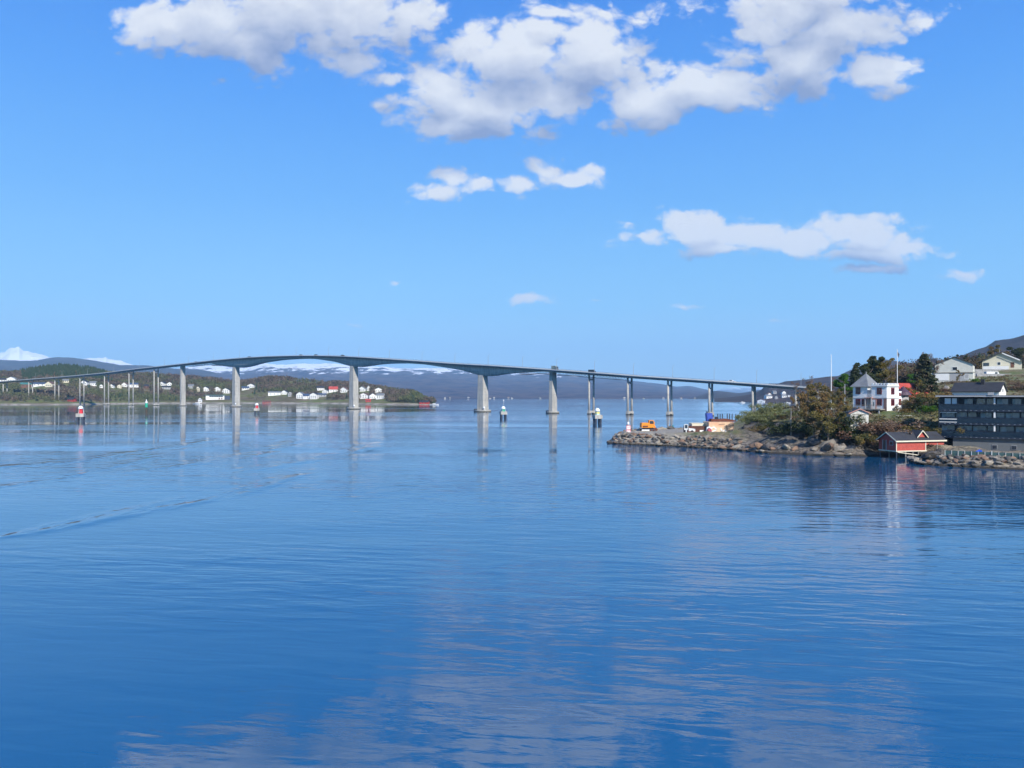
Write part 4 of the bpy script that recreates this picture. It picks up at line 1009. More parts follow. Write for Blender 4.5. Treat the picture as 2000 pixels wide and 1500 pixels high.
# ------------------------------------------------------------------ riprap boulders
def rock_fn(c1, c2):
    def fn(T, b):
        pos = T.add('ShaderNodeNewGeometry').outputs['Position']; z = T.sep(pos)[2]
        n = T.noise(pos, 1.7, 7.0, .66); n2 = T.noise(T.vm('MULTIPLY', pos, (1, 1, 3)), 4.5, 6.0, .7)
        c = T.mix(T.ramp(n, .34, .66), c1, c2); c = T.mix(T.ramp(n2, .50, .70, 0, .55), c, (.07, .06, .05))
        c = T.mix(T.ramp(T.m('ADD', z, T.m('MULTIPLY', n, .5)), .85, .48), c, (.022, .019, .012))
        T.set(b.inputs['Base Color'], c); b.inputs['Roughness'].default_value = .88
        bn = T.add('ShaderNodeBump'); bn.inputs['Distance'].default_value = .07; T.set(bn.inputs['Height'], n2); T.set(b.inputs['Normal'], bn.outputs[0])
    return fn
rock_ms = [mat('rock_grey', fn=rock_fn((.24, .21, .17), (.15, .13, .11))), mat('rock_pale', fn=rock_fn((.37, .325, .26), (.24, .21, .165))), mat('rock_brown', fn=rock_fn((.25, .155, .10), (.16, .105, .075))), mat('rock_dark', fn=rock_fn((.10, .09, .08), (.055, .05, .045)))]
ROCK = []
for k in range(12):
    bm = bmesh.new(); bmesh.ops.create_icosphere(bm, subdivisions=2, radius=.5)
    sx, sy, sz = 1.3+.45*rnd.random(), .9, .50+.2*rnd.random()
    pl = [(Vector((rnd.gauss(0, 1), rnd.gauss(0, 1), rnd.gauss(0, 1))).normalized(), .24+.15*rnd.random()) for _ in range(11)]
    for v in bm.verts:
        for nrm, dd in pl:
            q = v.co.dot(nrm)
            if q > dd: v.co -= nrm*(q-dd)
        v.co = Vector((v.co.x*sx, v.co.y*sy, v.co.z*sz))*(1+.10*fbm(v.co.x*3, v.co.y*3, k*3.1))
    me = bpy.data.meshes.new('boulder'); bm.to_mesh(me); bm.free(); me.materials.append(rock_ms[(0, 1, 0, 2, 3, 1, 0, 2, 0, 1, 3, 2)[k]]); ROCK.append(me)
def boulder(X, Y, z, s, label, group, k=None):
    o = bpy.data.objects.new('boulder', ROCK[rnd.randrange(12) if k is None else k]); C.objects.link(o)
    o.location = (X, Y, z); o.scale = (s, s*rnd.uniform(.8, 1.1), s*rnd.uniform(.8, 1.15)); o.rotation_euler = (rnd.uniform(-.5, .5), rnd.uniform(-.5, .5), rnd.uniform(0, 6.28))
    return tag(o, label, 'boulder', group)
RC = ['grey', 'pale', 'grey', 'brown', 'dark', 'pale', 'grey', 'brown', 'grey', 'pale', 'dark', 'brown']
def near_what(px):
    for lim, t in ((1215, 'at the very tip'), (1245, 'below the signs'), (1280, 'below the excavator'), (1340, 'right of the excavator'), (1380, 'below the rusty container'), (1436, 'below the cream container'), (1480, 'at the left foot of the knoll'), (1560, 'below the knoll'), (1640, 'below the tall olive tree'), (1700, 'below the shed'), (1800, 'left of the boathouse'),
                   (1835, 'at the left end under the fence'), (1880, 'below the basement corner'), (1915, 'below the blue slide'), (1955, 'right of the blue slide'), (2400, 'at the right edge')):
        if px < lim: return t
def line_rocks(pl, rows, sp, s0, s1, dz, label, group, inland=1.0):
    for i in range(len(pl)-1):
        a, b = Vector(pl[i]), Vector(pl[i+1]); L_ = (b-a).length; n = Vector((-(b-a).y, (b-a).x)).normalized()
        for k in range(int(L_/sp)):
            for r_ in range(rows):
                q = a+(b-a)*((k+rnd.random()*.9+.4*(r_ % 2))*sp/L_)+n*(r_*sp*.72*inland+rnd.uniform(-.15, .15))
                zz = max(.0, r_*dz-.05)+rnd.uniform(-.12, .12)
                kk = rnd.randrange(12); sz_ = rnd.uniform(s0, s1); pxx = 1000+F*q.x/q.y
                lb = RC[kk]+' '+('large ' if sz_ > s0+(s1-s0)*.66 else 'small ' if sz_ < s0+(s1-s0)*.3 else '')+label+', '+('waterline row' if r_ == 0 else 'top row' if r_ == rows-1 else 'middle rows')+', '+near_what(pxx)
                boulder(q.x, q.y, max(zz, gz(q.x, q.y)-.05 if r_ > 0 else 0)+.08, sz_, lb, group, kk)
cw = [(wx(p, 18750/(y-771)), 18750/(y-771)+.6) for p, y in ((1195,866.5),(1221,868.5),(1320,872.5),(1380,876.5),(1440,880))]
line_rocks(cw, 5, 1.08, .8, 1.75, .40, 'boulder in the breakwater edge', 'boulders along the breakwater')
line_rocks([cw[4], (wx(1500, 163.5), 164), (wx(1556, 160), 160.6)], 2, 1.9, 1.2, 2.4, .55, 'boulder on the shore', 'boulders below the wooded knoll')
line_rocks([(25.2, 197), (25.6, 202), (28.5, 210), (34, 216)], 3, 1.6, 1.0, 1.8, .5, 'boulder round the breakwater tip', 'boulders at the breakwater tip', inland=-1)
line_rocks([(31, 219), (38, 223), (44, 226)], 2, 1.6, 1.0, 1.9, .9, 'boulder on the far breakwater edge', 'boulders on the far breakwater edge', inland=-1)
sw = [(wx(p, 18750/(y-771)), 18750/(y-771)+.25) for p, y in ((1806,907),(1830,910),(1900,913.5),(2000,918),(2060,920.5))]
line_rocks(sw, 5, .92, .95, 1.7, .30, 'boulder in the seawall', 'boulders of the seawall')
line_rocks([(76.3, 144.5), (74.2, 140), (73.9, 137)], 3, 1.0, .9, 1.5, .35, 'boulder at the seawall corner', 'boulders at the seawall corner', inland=-1)
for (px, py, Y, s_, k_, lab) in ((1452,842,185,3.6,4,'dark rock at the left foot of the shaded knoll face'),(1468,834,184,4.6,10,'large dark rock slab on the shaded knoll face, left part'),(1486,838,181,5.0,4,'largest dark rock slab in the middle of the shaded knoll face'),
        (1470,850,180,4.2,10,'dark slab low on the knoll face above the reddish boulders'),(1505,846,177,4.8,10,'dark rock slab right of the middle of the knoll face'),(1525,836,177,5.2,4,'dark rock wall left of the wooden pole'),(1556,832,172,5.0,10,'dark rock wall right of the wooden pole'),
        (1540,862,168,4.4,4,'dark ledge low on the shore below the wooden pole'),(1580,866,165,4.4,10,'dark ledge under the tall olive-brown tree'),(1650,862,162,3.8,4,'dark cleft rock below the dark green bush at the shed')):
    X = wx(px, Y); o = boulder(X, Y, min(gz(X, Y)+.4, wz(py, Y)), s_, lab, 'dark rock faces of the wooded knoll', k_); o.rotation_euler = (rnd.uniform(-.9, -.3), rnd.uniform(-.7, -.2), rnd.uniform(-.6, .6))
line_rocks([(wx(1570, 158.6), 159.6), (wx(1625, 155.8), 156.6), (wx(1690, 154.8), 155.6)], 3, 2.3, 1.8, 3.6, .75, 'slab-like shore rock', 'large shore rocks left of the boathouse')

# ------------------------------------------------------------------ white villa with pointed roof and battlements
wine = mat('wine_red_paint', (.17, .022, .030), .5)
wine_glass = mat('wine_tinted_glass', (.055, .010, .018), .12)
salmon = mat('salmon_trim', (.55, .28, .22), .6)
villa_w = mat('villa_render', (.82, .82, .80), .7, var=.05, scale=1.5)
cor = Vector((wx(1733, 181.2), 181.2, 9.0))
villa = empty('villa', cor, R(-52), 'white two-storey villa with a grey pointed roof, battlements and wine-red windows', 'house')
S1, S2 = -8.4, -3.6          # left end of the pointed-roof wing, and where the battlement wing starts
ZG, ZS, ZE = -.6, 2.75, 5.45
w1 = MB(); w1.box(S1, -4.9, 0, 5.2, ZG, ZE); w1.box(-4.9, S2, 1.25, 5.0, ZG, ZE+.05); w1.box(S2, 0, -.25, 5.6, ZG-1.2, ZE-.1)
wall = w1.build('wall', villa_w, villa)
MB().box(S1-.06, -4.9, -.07, 0.0, ZS-.12, ZS+.05).box(S2-.05, .06, -.32, -.252, ZS-.12, ZS+.05).box(0.003, .07, -.25, 5.6, ZS-.12, ZS+.05).build('string_course', grey_paint, villa)
MB().box(S2-.15, .15, -.40, -.15, ZE-.1, ZE+.12).box(-.12, .15, -.15, 5.7, ZE-.1, ZE+.12).box(S2-.15, S2, -.15, 5.7, ZE-.1, ZE+.12).build('cornice', grey_paint, villa)
cr_ = MB(); cr_.box(S2-.05, .08, -.36, -.14, ZE+.12, ZE+.36).box(-.14, .08, -.14, 5.6, ZE+.12, ZE+.36)
for i in range(6): cr_.box(S2+i*.70, S2+i*.70+.40, -.36, -.14, ZE+.36, ZE+.80)
for i in range(8): cr_.box(-.14, .08, .1+i*.70, .1+i*.70+.40, ZE+.36, ZE+.80)
cr_.build('battlements', villa_w, villa)
MB().box(S2+.1, -.2, 0, 5.4, ZE-.08, ZE+.14).build('flat_roof', black_roof, villa)
rm_ = MB(); ax_, ay_ = (S1-4.5)/2, 2.6; e = .55
q = [(S1-e, -e), (-4.3, -e), (-4.3, 5.2+e), (S1-e, 5.2+e)]
for i in range(4):
    a, b = q[i], q[(i+1) % 4]; rm_.face([(a[0], a[1], ZE), (b[0], b[1], ZE), (ax_, ay_, ZE+3.35)])
rm_.face([(a[0], a[1], ZE) for a in q]); roofp = rm_.build('pointed_roof', grey_roof, villa)
MB().tube((ax_, ay_, ZE+3.2), (ax_, ay_, ZE+3.75), .10, .03, 6).build('finial', grey_paint, roofp)
def vwin(face, u, z, w_, h_):
    fr = MB(); gl = MB(); y = 0.0 if u < -4.9 else -.25
    if face == 'f':
        fr.box(u-w_/2-.08, u+w_/2+.08, y-.07, y-.003, z-.08, z+h_+.08); gl.box(u-w_/2+.10, u-.04, y-.085, y-.071, z+.10, z+h_-.10); gl.box(u+.04, u+w_/2-.1, y-.085, y-.071, z+.10, z+h_-.10)
    else:
        fr.box(.003, .07, u-w_/2-.08, u+w_/2+.08, z-.08, z+h_+.08); gl.box(.071, .085, u-w_/2+.10, u-.04, z+.10, z+h_-.10); gl.box(.071, .085, u+.04, u+w_/2-.1, z+.1, z+h_-.1)
    f = fr.build('window', wine, villa); gl.build('pane', wine_glass, f)
for (fc, u, z, ww, hh) in (('f', -7.1, 3.75, 1.05, 1.45), ('f', -1.75, 3.65, 1.05, 1.45), ('f', -7.1, .95, 1.05, 1.45), ('f', -5.6, .85, 1.1, 1.6), ('f', -1.75, 1.0, 1.05, 1.45), ('r', 2.6, 3.65, 1.5, 1.45), ('r', 2.6, 1.0, 1.5, 1.45)): vwin(fc, u, z, ww, hh)
dr = MB().box(-3.5, -2.65, -.34, -.253, 0.15, 2.35).build('door', white_paint, villa); MB().box(-3.18, -2.97, -.36, -.341, .8, 1.8).build('pane', glass, dr)
MB().box(-3.75, -3.5, -.36, -.25, .0, 2.6).box(-2.65, -2.4, -.36, -.25, .0, 2.6).box(-3.75, -2.4, -.36, -.25, 2.36, 2.6).build('door_frame', salmon, villa)
br = mat('brick_quoin', (.30, .17, .14), .85, var=.4, scale=3)
MB().box(-.75, .02, -.30, -.254, -1.2, 2.6).build('brick_corner', br, villa)
bal = MB().box(-5.1, -3.3, -.9, 1.2, ZS-.05, ZS+.12).build('balcony', salmon, villa)
rl = MB(); rl.box(-5.1, -3.3, -.9, -.84, ZS+.95, ZS+1.02)
for i in range(8): rl.box(-5.1+i*.25, -5.06+i*.25, -.9, -.86, ZS+.12, ZS+.95)
rl.build('railing', villa_w, bal)
MB().box(-5.05, -4.85, -.85, -.65, 0, ZS-.05).box(-3.6, -3.4, -.85, -.65, 0, ZS-.05).build('porch_posts', grey_paint, villa)
ter = MB().box(-10.6, -.4, -2.6, -.26, -.08, .14).build('terrace', timber, villa)
tr_ = MB(); tr_.box(-10.6, -.4, -2.6, -2.53, 1.05, 1.13)
for i in range(35): tr_.box(-10.6+i*.3, -10.56+i*.3, -2.6, -2.56, .14, 1.05)
tr_.build('railing', timber, ter)
for x in (-10.4, -7.4, -4.4, -.8): MB().box(x-.12, x+.12, -2.5, -2.26, -3.2, -.08).build('post', grey_paint, ter)
MB().box(-1.6, -1.0, 1.0, 1.6, ZE+.12, ZE+1.5).build('chimney', black_roof, villa)
# lower wing and round stone turret to the right
MB().box(-2.6, -.35, 5.61, 8.3, ZG-.6, ZE-1.1).build('side_wing', villa_w, villa)
f = MB().box(-.347, -.28, 6.35, 7.55, 1.0, 2.5).build('window', wine, villa)
f = MB().box(-.347, -.28, 6.5, 7.3, 3.2, 4.0).build('window', wine, villa)
stone = mat('turret_stone', (.36, .35, .34), .9, var=.5, scale=2.2, bump=.06)
tu = MB().lathe([(1.35, -1.5), (1.3, 0), (1.2, 3.5)], -.6, 9.2, 16).build('turret', stone, villa, True)
MB().lathe([(1.85, 3.4), (1.5, 4.1), (.9, 4.7), (.03, 5.6)], -.6, 9.2, 16).build('turret_roof', mat('plum_roof', (.06, .03, .05), .6), tu)
MB().lathe([(.42, .0), (.36, .5), (.18, 1.0), (.28, 1.3), (.02, 1.6)], -.2, 7.4, 10).v
st = MB().lathe([(.42, 3.9), (.40, 4.6), (.2, 5.0), (.27, 5.3), (.02, 5.6)], -.9, 6.4, 10).build('garden_figure_top', villa_w, villa, True)
# red roofed wing behind the villa
p = Vector((wx(1768, 199), 199, 0)); z0 = gz(p.x, p.y)
house('outbuilding', (p.x, p.y, 10.0), R(-66), 7.6, 7.6, 2.3, 3.0, grey_paint, red_roof, 'low building with a big bright red roof behind the villa turret', 'house', ridge='y', over=.7)
# white shed in front of the villa
p = Vector((wx(1672.5, 163.5), 163.5, 6.35))
sh = house('shed', p, R(-12), 3.5, 6.0, 2.35, .75, mat('shed_boards', (.70, .68, .60), .75, var=.35, scale=1.6), black_roof, 'white shed with weathered double doors and a dark roof below the villa', 'shed', ridge='y', over=.28, base=1.4, wins=(('l', -1.2, .9, .8, .8),))
MB().box(-1.25, 1.25, -3.06, -3.003, 0.0, 2.0).box(-.02, .02, -3.075, -3.061, 0, 2.0).build('door', mat('shed_doors', (.60, .58, .50), .8, var=.55, scale=3.2), sh)
MB().box(-1.35, 1.35, -3.10, -3.003, 2.02, 2.14).build('door_lintel', timber, sh)
MB().prism([(-2.2, 2.30), (0, 3.28), (2.2, 2.30), (2.2, 2.14), (0, 3.10), (-2.2, 2.14)], 1, -3.36, -3.30).build('gable_trim', salmon, sh)

# ------------------------------------------------------------------ red boathouse on stilts
bc = Vector((wx(1750.4, 150), 150.0, 0))
bh = empty('boathouse', bc, R(15), 'long red boathouse on stilts with a black roof, white trim and a gabled dormer', 'boathouse')
boards = mat('red_boards', (.46, .085, .06), .65, fn=lambda T, b: (lambda pos, z: (T.set(b.inputs['Base Color'], T.mix(T.ramp(T.m('FRACT', T.m('MULTIPLY', z, 6.5)), .0, .22), (.20, .030, .024), T.mix(T.ramp(T.noise(pos, 2.5, 4.0), .3, .7), (.50, .088, .062), (.40, .065, .045)))), b.inputs['Roughness'].__setattr__('default_value', .65)))(T.add('ShaderNodeNewGeometry').outputs['Position'], T.sep(T.add('ShaderNodeNewGeometry').outputs['Position'])[2]))
z0, ze, zr = 1.55, 3.55, 4.95; BL = 7.0; BT = 11.4
m = MB(); m.prism([(0, z0), (4.7, z0), (4.7, ze), (2.35, zr), (0, ze)], 0, 0, BL); m.build('wall', boards, bh)
m = MB(); m.prism([(0.02, ze-.98), (4.68, ze-.98), (4.68, ze), (2.35, zr-.02), (.02, ze)], 0, BL+.003, BT); m.build('open_bay_wall', boards, bh)
r = MB(); sl_ = (zr-ze)/2.35
for s, yy in ((-1, -.35), (1, 5.05)):
    y_ = yy; ze2 = zr-abs(2.35-y_)*sl_
    r.prism([(2.35, zr+.02), (y_, ze2+.02), (y_, ze2+.16), (2.35, zr+.16)], 0, -.35, BT+.3)
rf = r.build('roof', black_roof, bh)
MB().box(-.35, BT+.3, -.42, -.353, ze-.30, ze-.02).build('fascia', cream_paint, bh)
MB().prism([(-.40, ze-.26), (2.35, zr+.0), (2.35, zr+.2), (-.40, ze-.02)], 0, -.42, -.353).prism([(5.10, ze-.26), (2.35, zr), (2.35, zr+.2), (5.10, ze-.02)], 0, -.42, -.353).build('barge_board', cream_paint, bh)
MB().box(-.06, .12, -.06, 0.0, z0, ze-.3).box(BL-.15, BL+.03, -.06, -.003, z0, ze-.3).box(BT-.14, BT+.03, -.06, -.003, ze-.55, ze-.3).build('corner_board', cream_paint, bh)
MB().box(-.1, BL+.1, -.10, -.004, z0-.2, z0).box(-.12, -.004, 0, 4.7, z0-.2, z0).build('sill_beam', cream_paint, bh)
MB().box(0, BL, 0, 4.7, z0-.15, z0-.01).build('floor', timber, bh)
d_ = MB().box(-.06, -.003, 2.7, 3.5, z0+.05, z0+1.9).build('door', brown_wall, bh)
MB().box(-.09, -.003, 2.58, 2.7, z0, z0+2.0).box(-.09, -.003, 3.5, 3.62, z0, z0+2.0).build('door_frame', grey_paint, d_)
f = MB().box(-.08, -.003, .75, 1.75, z0+1.0, z0+1.9).build('window', grey_paint, bh); MB().box(-.10, -.081, .85, 1.65, z0+1.1, z0+1.8).build('pane', glass, f)
# dormer
dm = MB().prism([(6.5-.95, ze+.55), (6.5+.95, ze+.55), (6.5, ze+1.75)], 1, .55, 2.6).build('dormer', boards, bh)
dr_ = MB()
for s in (-1, 1): dr_.prism([(6.5, ze+1.80), (6.5+s*1.3, ze+.42), (6.5+s*1.3, ze+.56), (6.5, ze+1.95)], 1, .25, 2.9)
dr_.build('dormer_roof', black_roof, dm)
dt = MB()
for s in (-1, 1): dt.prism([(6.5, ze+1.74), (6.5+s*1.32, ze+.36), (6.5+s*1.32, ze+.58), (6.5, ze+1.97)], 1, .18, .247)
dt.build('dormer_trim', cream_paint, dm)
for (x, y, zb) in ((.15, .1, -.8), (2.3, .1, -1), (4.0, .1, -1), (5.3, .1, .6), (.15, 4.5, -.8), (2.3, 4.5, -.5), (4.6, 4.5, -.2), (BT-1.6, .1, .8), (BT-.3, 4.4, .8)):
    MB().tube((x, y, zb), (x, y, z0-.15 if x < BL else ze-.55), .12, n=7).build('stilt', timber if x > 1 else dark_steel, bh)
MB().tube((.3, -.02, z0-.28), (5.0, -.02, .62), .09, n=6).build('brace', cream_paint, bh)
boulder(wx(1823, 147.5), 147.5, .9, 3.0, 'dark rock in the shade under the right end of the boathouse', 'rocks by the boathouse', 10)
boulder(wx(1808, 148), 148, .3, 2.6, 'dark wet rock at the waterline under the boathouse', 'rocks by the boathouse', 4)
boulder(wx(1838, 149.5), 149.5, 1.2, 2.6, 'dark rock between the boathouse and the apartment block', 'rocks by the boathouse', 10)

# ------------------------------------------------------------------ apartment block
ac = Vector((wx(1833.5, 158), 158.0, -1.03)); AY = -36
ap = empty('apartment_block', ac, R(AY), 'dark glass-fronted apartment block with three balcony floors over a grey basement', 'building'); ap.scale = (1.082,)*3
slab = mat('dark_slab', (.014, .020, .036), .5); facade = mat('dark_facade', (.012, .018, .030), .5, var=.3, scale=.8)
base_g = mat('basement_render', (.145, .155, .158), .8, var=.12, scale=.7)
tint_glass = mat('tinted_balcony_glass', (.010, .022, .042), .12, spec=.28); curtain = mat('curtains', (.50, .54, .55), .8, var=.5, scale=1.1)
apt_glass2 = mat('apartment_glass_lighter', (.07, .13, .20), .1, spec=.9); apt_glass = mat('apartment_glass', (.025, .05, .095), .08, spec=.9); AL = 26.0; zf = [4.55, 7.05, 9.55, 12.1]  # blue base tints put reflected sky into the pane colours
MB().box(2.3, AL, .35, 8, .3, zf[0]-.18).build('basement', base_g, ap)
for k, z in enumerate(zf):
    if k < 3: MB().box(-.05, AL, -.05, 8, z-.18, z+.14).build('floor_slab', slab, ap)
rf = MB().box(-.45, AL, -.6, 8.4, 12.1, 12.42).build('roof', black_roof, ap)
MB().box(-.47, AL, -.66, -.602, 12.12, 12.36).box(-.53, -.452, -.6, 8.4, 12.12, 12.36).build('roof_edge', grey_paint, rf)
MB().box(8.0, 8.9, -.8, -.4, 12.43, 12.95).build('roof_hatch', grey_paint, rf)
MB().box(0.0, AL, 1.7, 8, zf[0]+.14, zf[3]).build('facade_wall', facade, ap)
rg = random.Random(5)
for k in range(3):
    z = zf[k]+.14; zt = zf[k+1]-.18
    x = .25 if k < 2 else 4.0
    while x < AL-1.5:
        w_ = rg.choice((1.5, 1.9, 2.3)); f = MB().box(x, x+w_, 1.62, 1.697, z+.12, zt-.12).build('window', slab, ap)
        MB().box(x+.08, x+w_-.08, 1.585, 1.618, z+.2, zt-.2).build('pane', apt_glass if rg.random() < .55 else apt_glass2, f)
        if rg.random() < .5: MB().box(x+.1, x+.1+w_*rg.uniform(.2, .45), 1.555, 1.583, z+.2, zt-.22).build('curtain', curtain, f)
        x += w_+rg.choice((.05, .1, .5))
    # balcony glass and rails
    MB().box(0, AL, -.02, .02, z+.02, z+.98).build('balustrade_glass', tint_glass, ap)
    b_ = MB().box(-.04, AL, -.06, .04, z+1.0, z+1.10)
    n = 0
    b_.build('balustrade_rail', slab, ap)
    xx = .9
    dash = MB()
    while xx < AL:
        dash.box(xx, xx+.28, -.075, -.052, z-.13, z-.06); xx += .85
    dash.build('slab_brackets', steel, ap)
    if k < 2 or True:
        for x_ in (3.15, 9.0, 15.0, 21.0):
            if x_ == 3.15: MB().box(x_-.06, x_+.06, .05, .17, z, zt).build('mullion', slab, ap)
            else: MB().box(x_-.13, x_+.13, .06, .30, z, zt).build('column', white_paint, ap)
    MB().box(-.03, .10, .05, 8, z, z+.1).box(-.05, .12, .0, .16, z, zt).build('corner_frame', slab, ap)
# pale panels in the top left bay, pale strips below
pp = MB().box(.95, 1.95, .35, .45, zf[2]+.25, zf[3]-.25).box(2.15, 2.95, .35, .45, zf[2]+.25, zf[3]-.25).build('pale_panel', white_paint, ap)
MB().box(.1, 3.0, .30, .40, zf[1]+2.05, zf[1]+2.2).box(.1, 3.0, -.09, -.062, zf[1]+.80, zf[1]+.95).box(.1, 3.0, -.09, -.062, zf[1]+.25, zf[1]+.37).build('pale_strip', white_paint, ap)
for x in (9.0, 12.0, 15.1, 18.4):
    f = MB().box(x-.42, x+.42, .28, .347, 2.5, 3.3).build('basement_window', grey_paint, ap)
    MB().box(x-.36, x+.36, .262, .279, 2.56, 3.24).build('pane', glass, f)
MB().tube((12.0, .3, 1.5), (12.0, .3, 2.4), .03, n=5).box(12.0, 12.6, .27, .33, 1.5, 1.56).build('drain_pipe', steel, ap)
# glass fence on the seawall
u = Vector((math.cos(R(AY)), math.sin(R(AY)), 0)); nrm = Vector((-u.y, u.x, 0))
f0 = Vector((wx(1846, 137.4), 137.4, 0)); fz = 1.55
fe = empty('glass_fence', (f0.x, f0.y, fz), R(-39), 'green-tinted glass fence with pale slanted posts on top of the stone seawall', 'fence')
fg = mat('fence_glass', (.07, .12, .11), .12, spec=.5)
post_m = mat('fence_post_pale', (.58, .60, .56), .5)
nP = 19
for i in range(nP):
    x = i*1.02; big = i in (7, 14)
    MB().prism([(-.02, -.9), (-.02, 1.05 if not big else 1.2), (-.08, 1.05 if not big else 1.2), (-.50 if big else -.26, -.9)], 0, x-.035-.03*big, x+.035+.03*big).build('post', post_m, fe)
    if i < nP-1: MB().box(x+.06, x+.96, .0, .02, -.25, 1.0).build('glass_panel', fg, fe)
# blue slide leaning on the fence
bs = empty('water_slide', (wx(1903, 137.0), 137.0, 1.7), R(-39), 'bright blue curved plastic slide lying against the glass fence on the seawall', 'slide')
sm_ = mat('blue_plastic', (.02, .12, .75), .35); V = []; n_ = 9
for i in range(n_):
    t = i/(n_-1); x = -1.1+2.0*t; zc = -.25+1.05*t**1.3
    for (a, b) in ((-.38, .28), (-.30, .02), (0, -.06), (.30, .02), (.38, .28)): V.append((x+b*-.35, a-.65+.55*t, zc+b))
V += [(x, y, z-.05) for (x, y, z) in V]; N5 = n_*5
fc = [(i*5+j, i*5+j+1, (i+1)*5+j+1, (i+1)*5+j) for i in range(n_-1) for j in range(4)]; fc += [(N5+a, N5+d, N5+c, N5+b) for a, b, c, d in fc]
MB().raw(V, fc).build('slide', sm_, bs)
MB().prism([(.8, .85), (1.15, 1.0), (1.3, .5), (1.0, .2)], 1, -.5, -.2).build('tail_flap', sm_, bs)

# ------------------------------------------------------------------ houses up the slope
HG = 'houses on the near hillside'
p = (wx(1865, 250), 250, 17.0)
h1 = house('house', p, R(-34), 10.6, 9.0, 5.2, 2.3, mat('pale_house_wall', (.62, .61, .54), .7, var=.08), black_roof, 'pale two-storey gabled house with one small window high on the slope', 'house', (('f', .3, 3.4, 1.3, .95), ('f', 3.6, .6, 1.0, 1.4)), ridge='y', chim=(1.9, 0), group=HG, base=2.5)
MB().box(-5.4, -1.3, -4.62, -4.503, .1, 2.3).build('garage_door', white_paint, h1)
MB().box(-1.1, 4.3, -4.56, -4.503, -2, 2.45).build('stone_basement', grey_paint, h1)
MB().box(-5.9, 6.0, -4.75, -4.503, 2.5, 2.72).build('floor_band', timber, h1)
h1b = MB().prism([(-4, -2.5), (4.4, -2.5), (4.4, 5.1), (.2, 7.1), (-4, 5.1)], 0, -10.5, -5.75).build('left_wing', mat('pale_house_wall'), h1)
MB().prism([(-4.5, 4.95), (.2, 7.15), (4.8, 4.95), (4.8, 5.2), (.2, 7.42), (-4.5, 5.2)], 0, -10.9, -5.3).build('wing_roof', black_roof, h1b)
MB().box(-9.8, -6.2, -4.06, -4.003, .8, 2.0).build('window', glass, h1b)
p = (wx(1956, 280), 280, 22.0)
h2 = house('house', p, R(-31), 12.0, 9.5, 2.8, 3.0, mat('cream_house_wall', (.66, .61, .46), .7, var=.06), black_roof, 'cream gabled house with a long white balcony above the terraced walls', 'house', (('f', -.9, 1.2, .9, 1.0),), ridge='y', group=HG, base=2.5, over=.9)
MB().box(2.6, 3.7, -4.81, -4.753, .2, 2.1).build('door', brown_wall, h2)
MB().box(-5.7, -3.9, -4.81, -4.753, .9, 2.1).build('window', glass, h2)
MB().box(-5.8, 2.0, -6.4, -4.76, -.45, -.2).box(-5.8, 2.0, -6.4, -6.3, -.2, .7).build('balcony', white_paint, h2)
MB().prism([(0, 5.65), (5.4, 2.95), (5.4, 2.55), (0, 5.25)], 1, -5.75, -5.66).build('barge_board', white_paint, h2)
MB().tube((-.6, 0, 5.6), (-.6, 0, 7.4), .05, n=5).build('aerial', steel, h2)
p = (wx(1912, 187), 187, 9.6)
h3 = house('house', p, R(-46), 10.0, 6, 3.75, 2.0, white_paint, black_roof, 'white house with a black roof showing just above the apartment block', 'house', (('f', -2, 1.2, 1, 1), ('f', 2, 1.2, 1, 1), ('r', 0, 3.6, .7, .7)), chim=(1.0, -.6), group=HG, base=1.6)
# retaining walls of the terraces
rw = mat('terrace_stone', (.34, .34, .34), .9, var=.35, scale=1.1, bump=.04)
for k, (px0, px1, py0, py1, Y, lab) in enumerate([(1903,1972,721,727.5,272,'grey retaining wall, topmost, directly below the cream house'),(1908,1985,730,735,262,'grey retaining wall in the middle of the terraces behind the white van'),(1912,1975,738,744,252,'lowest grey retaining wall, just above the black-roofed house')]):
    x0, x1 = wx(px0, Y), wx(px1, Y); za, zb = wz(py1, Y), wz(py0, Y)
    tag(MB().box(x0, x1, Y, Y+.6, za-2.0, zb).build('retaining_wall', rw), lab, 'wall', 'terraced retaining walls')
v_ = make_car('van', car_white, 'white van parked on the terrace below the cream house', 'van', Ln=4.6, Ht=2.0, van=True, group=None); v_.location = (wx(1938.5, 263.5), 263.5, wz(735.5, 263.5)-.3); v_.rotation_euler = (0, 0, R(-8))
# white garden stones, steps
for (px, py, Y, s, lab) in ((1789,811,171,1.5,'flat white rock on the grass right of the villa'),(1786,796,177,1.6,'pale flat rock beside the villa turret'),(1848,757,228,3.2,'white rock outcrop below the pale house'),(1655,782,190,1.4,'pale rock left of the villa terrace')):
    X = wx(px, Y); o = boulder(X, Y, gz(X, Y)+.12, s, lab, 'loose rocks on the slope', 1); o.scale.z *= .45
# guard rail along the lane
gr = empty('guard_rail', (wx(1749, 174), 174, 7.05), R(-3), 'two-band pale steel guard rail along the lane behind the boathouse', 'guard rail')
rail_m = mat('rail_pale', (.55, .57, .56), .5, .2)
MB().box(0, 11.5, -.06, 0, .52, .80).build('rail', rail_m, gr); MB().box(1.0, 11.5, -.06, 0, -.40, -.05).build('rail', rail_m, gr)
for i in range(7): MB().box(.1+i*2.0, .22+i*2.0, .003, .12, -1.6, .78).build('post', dark_steel, gr)

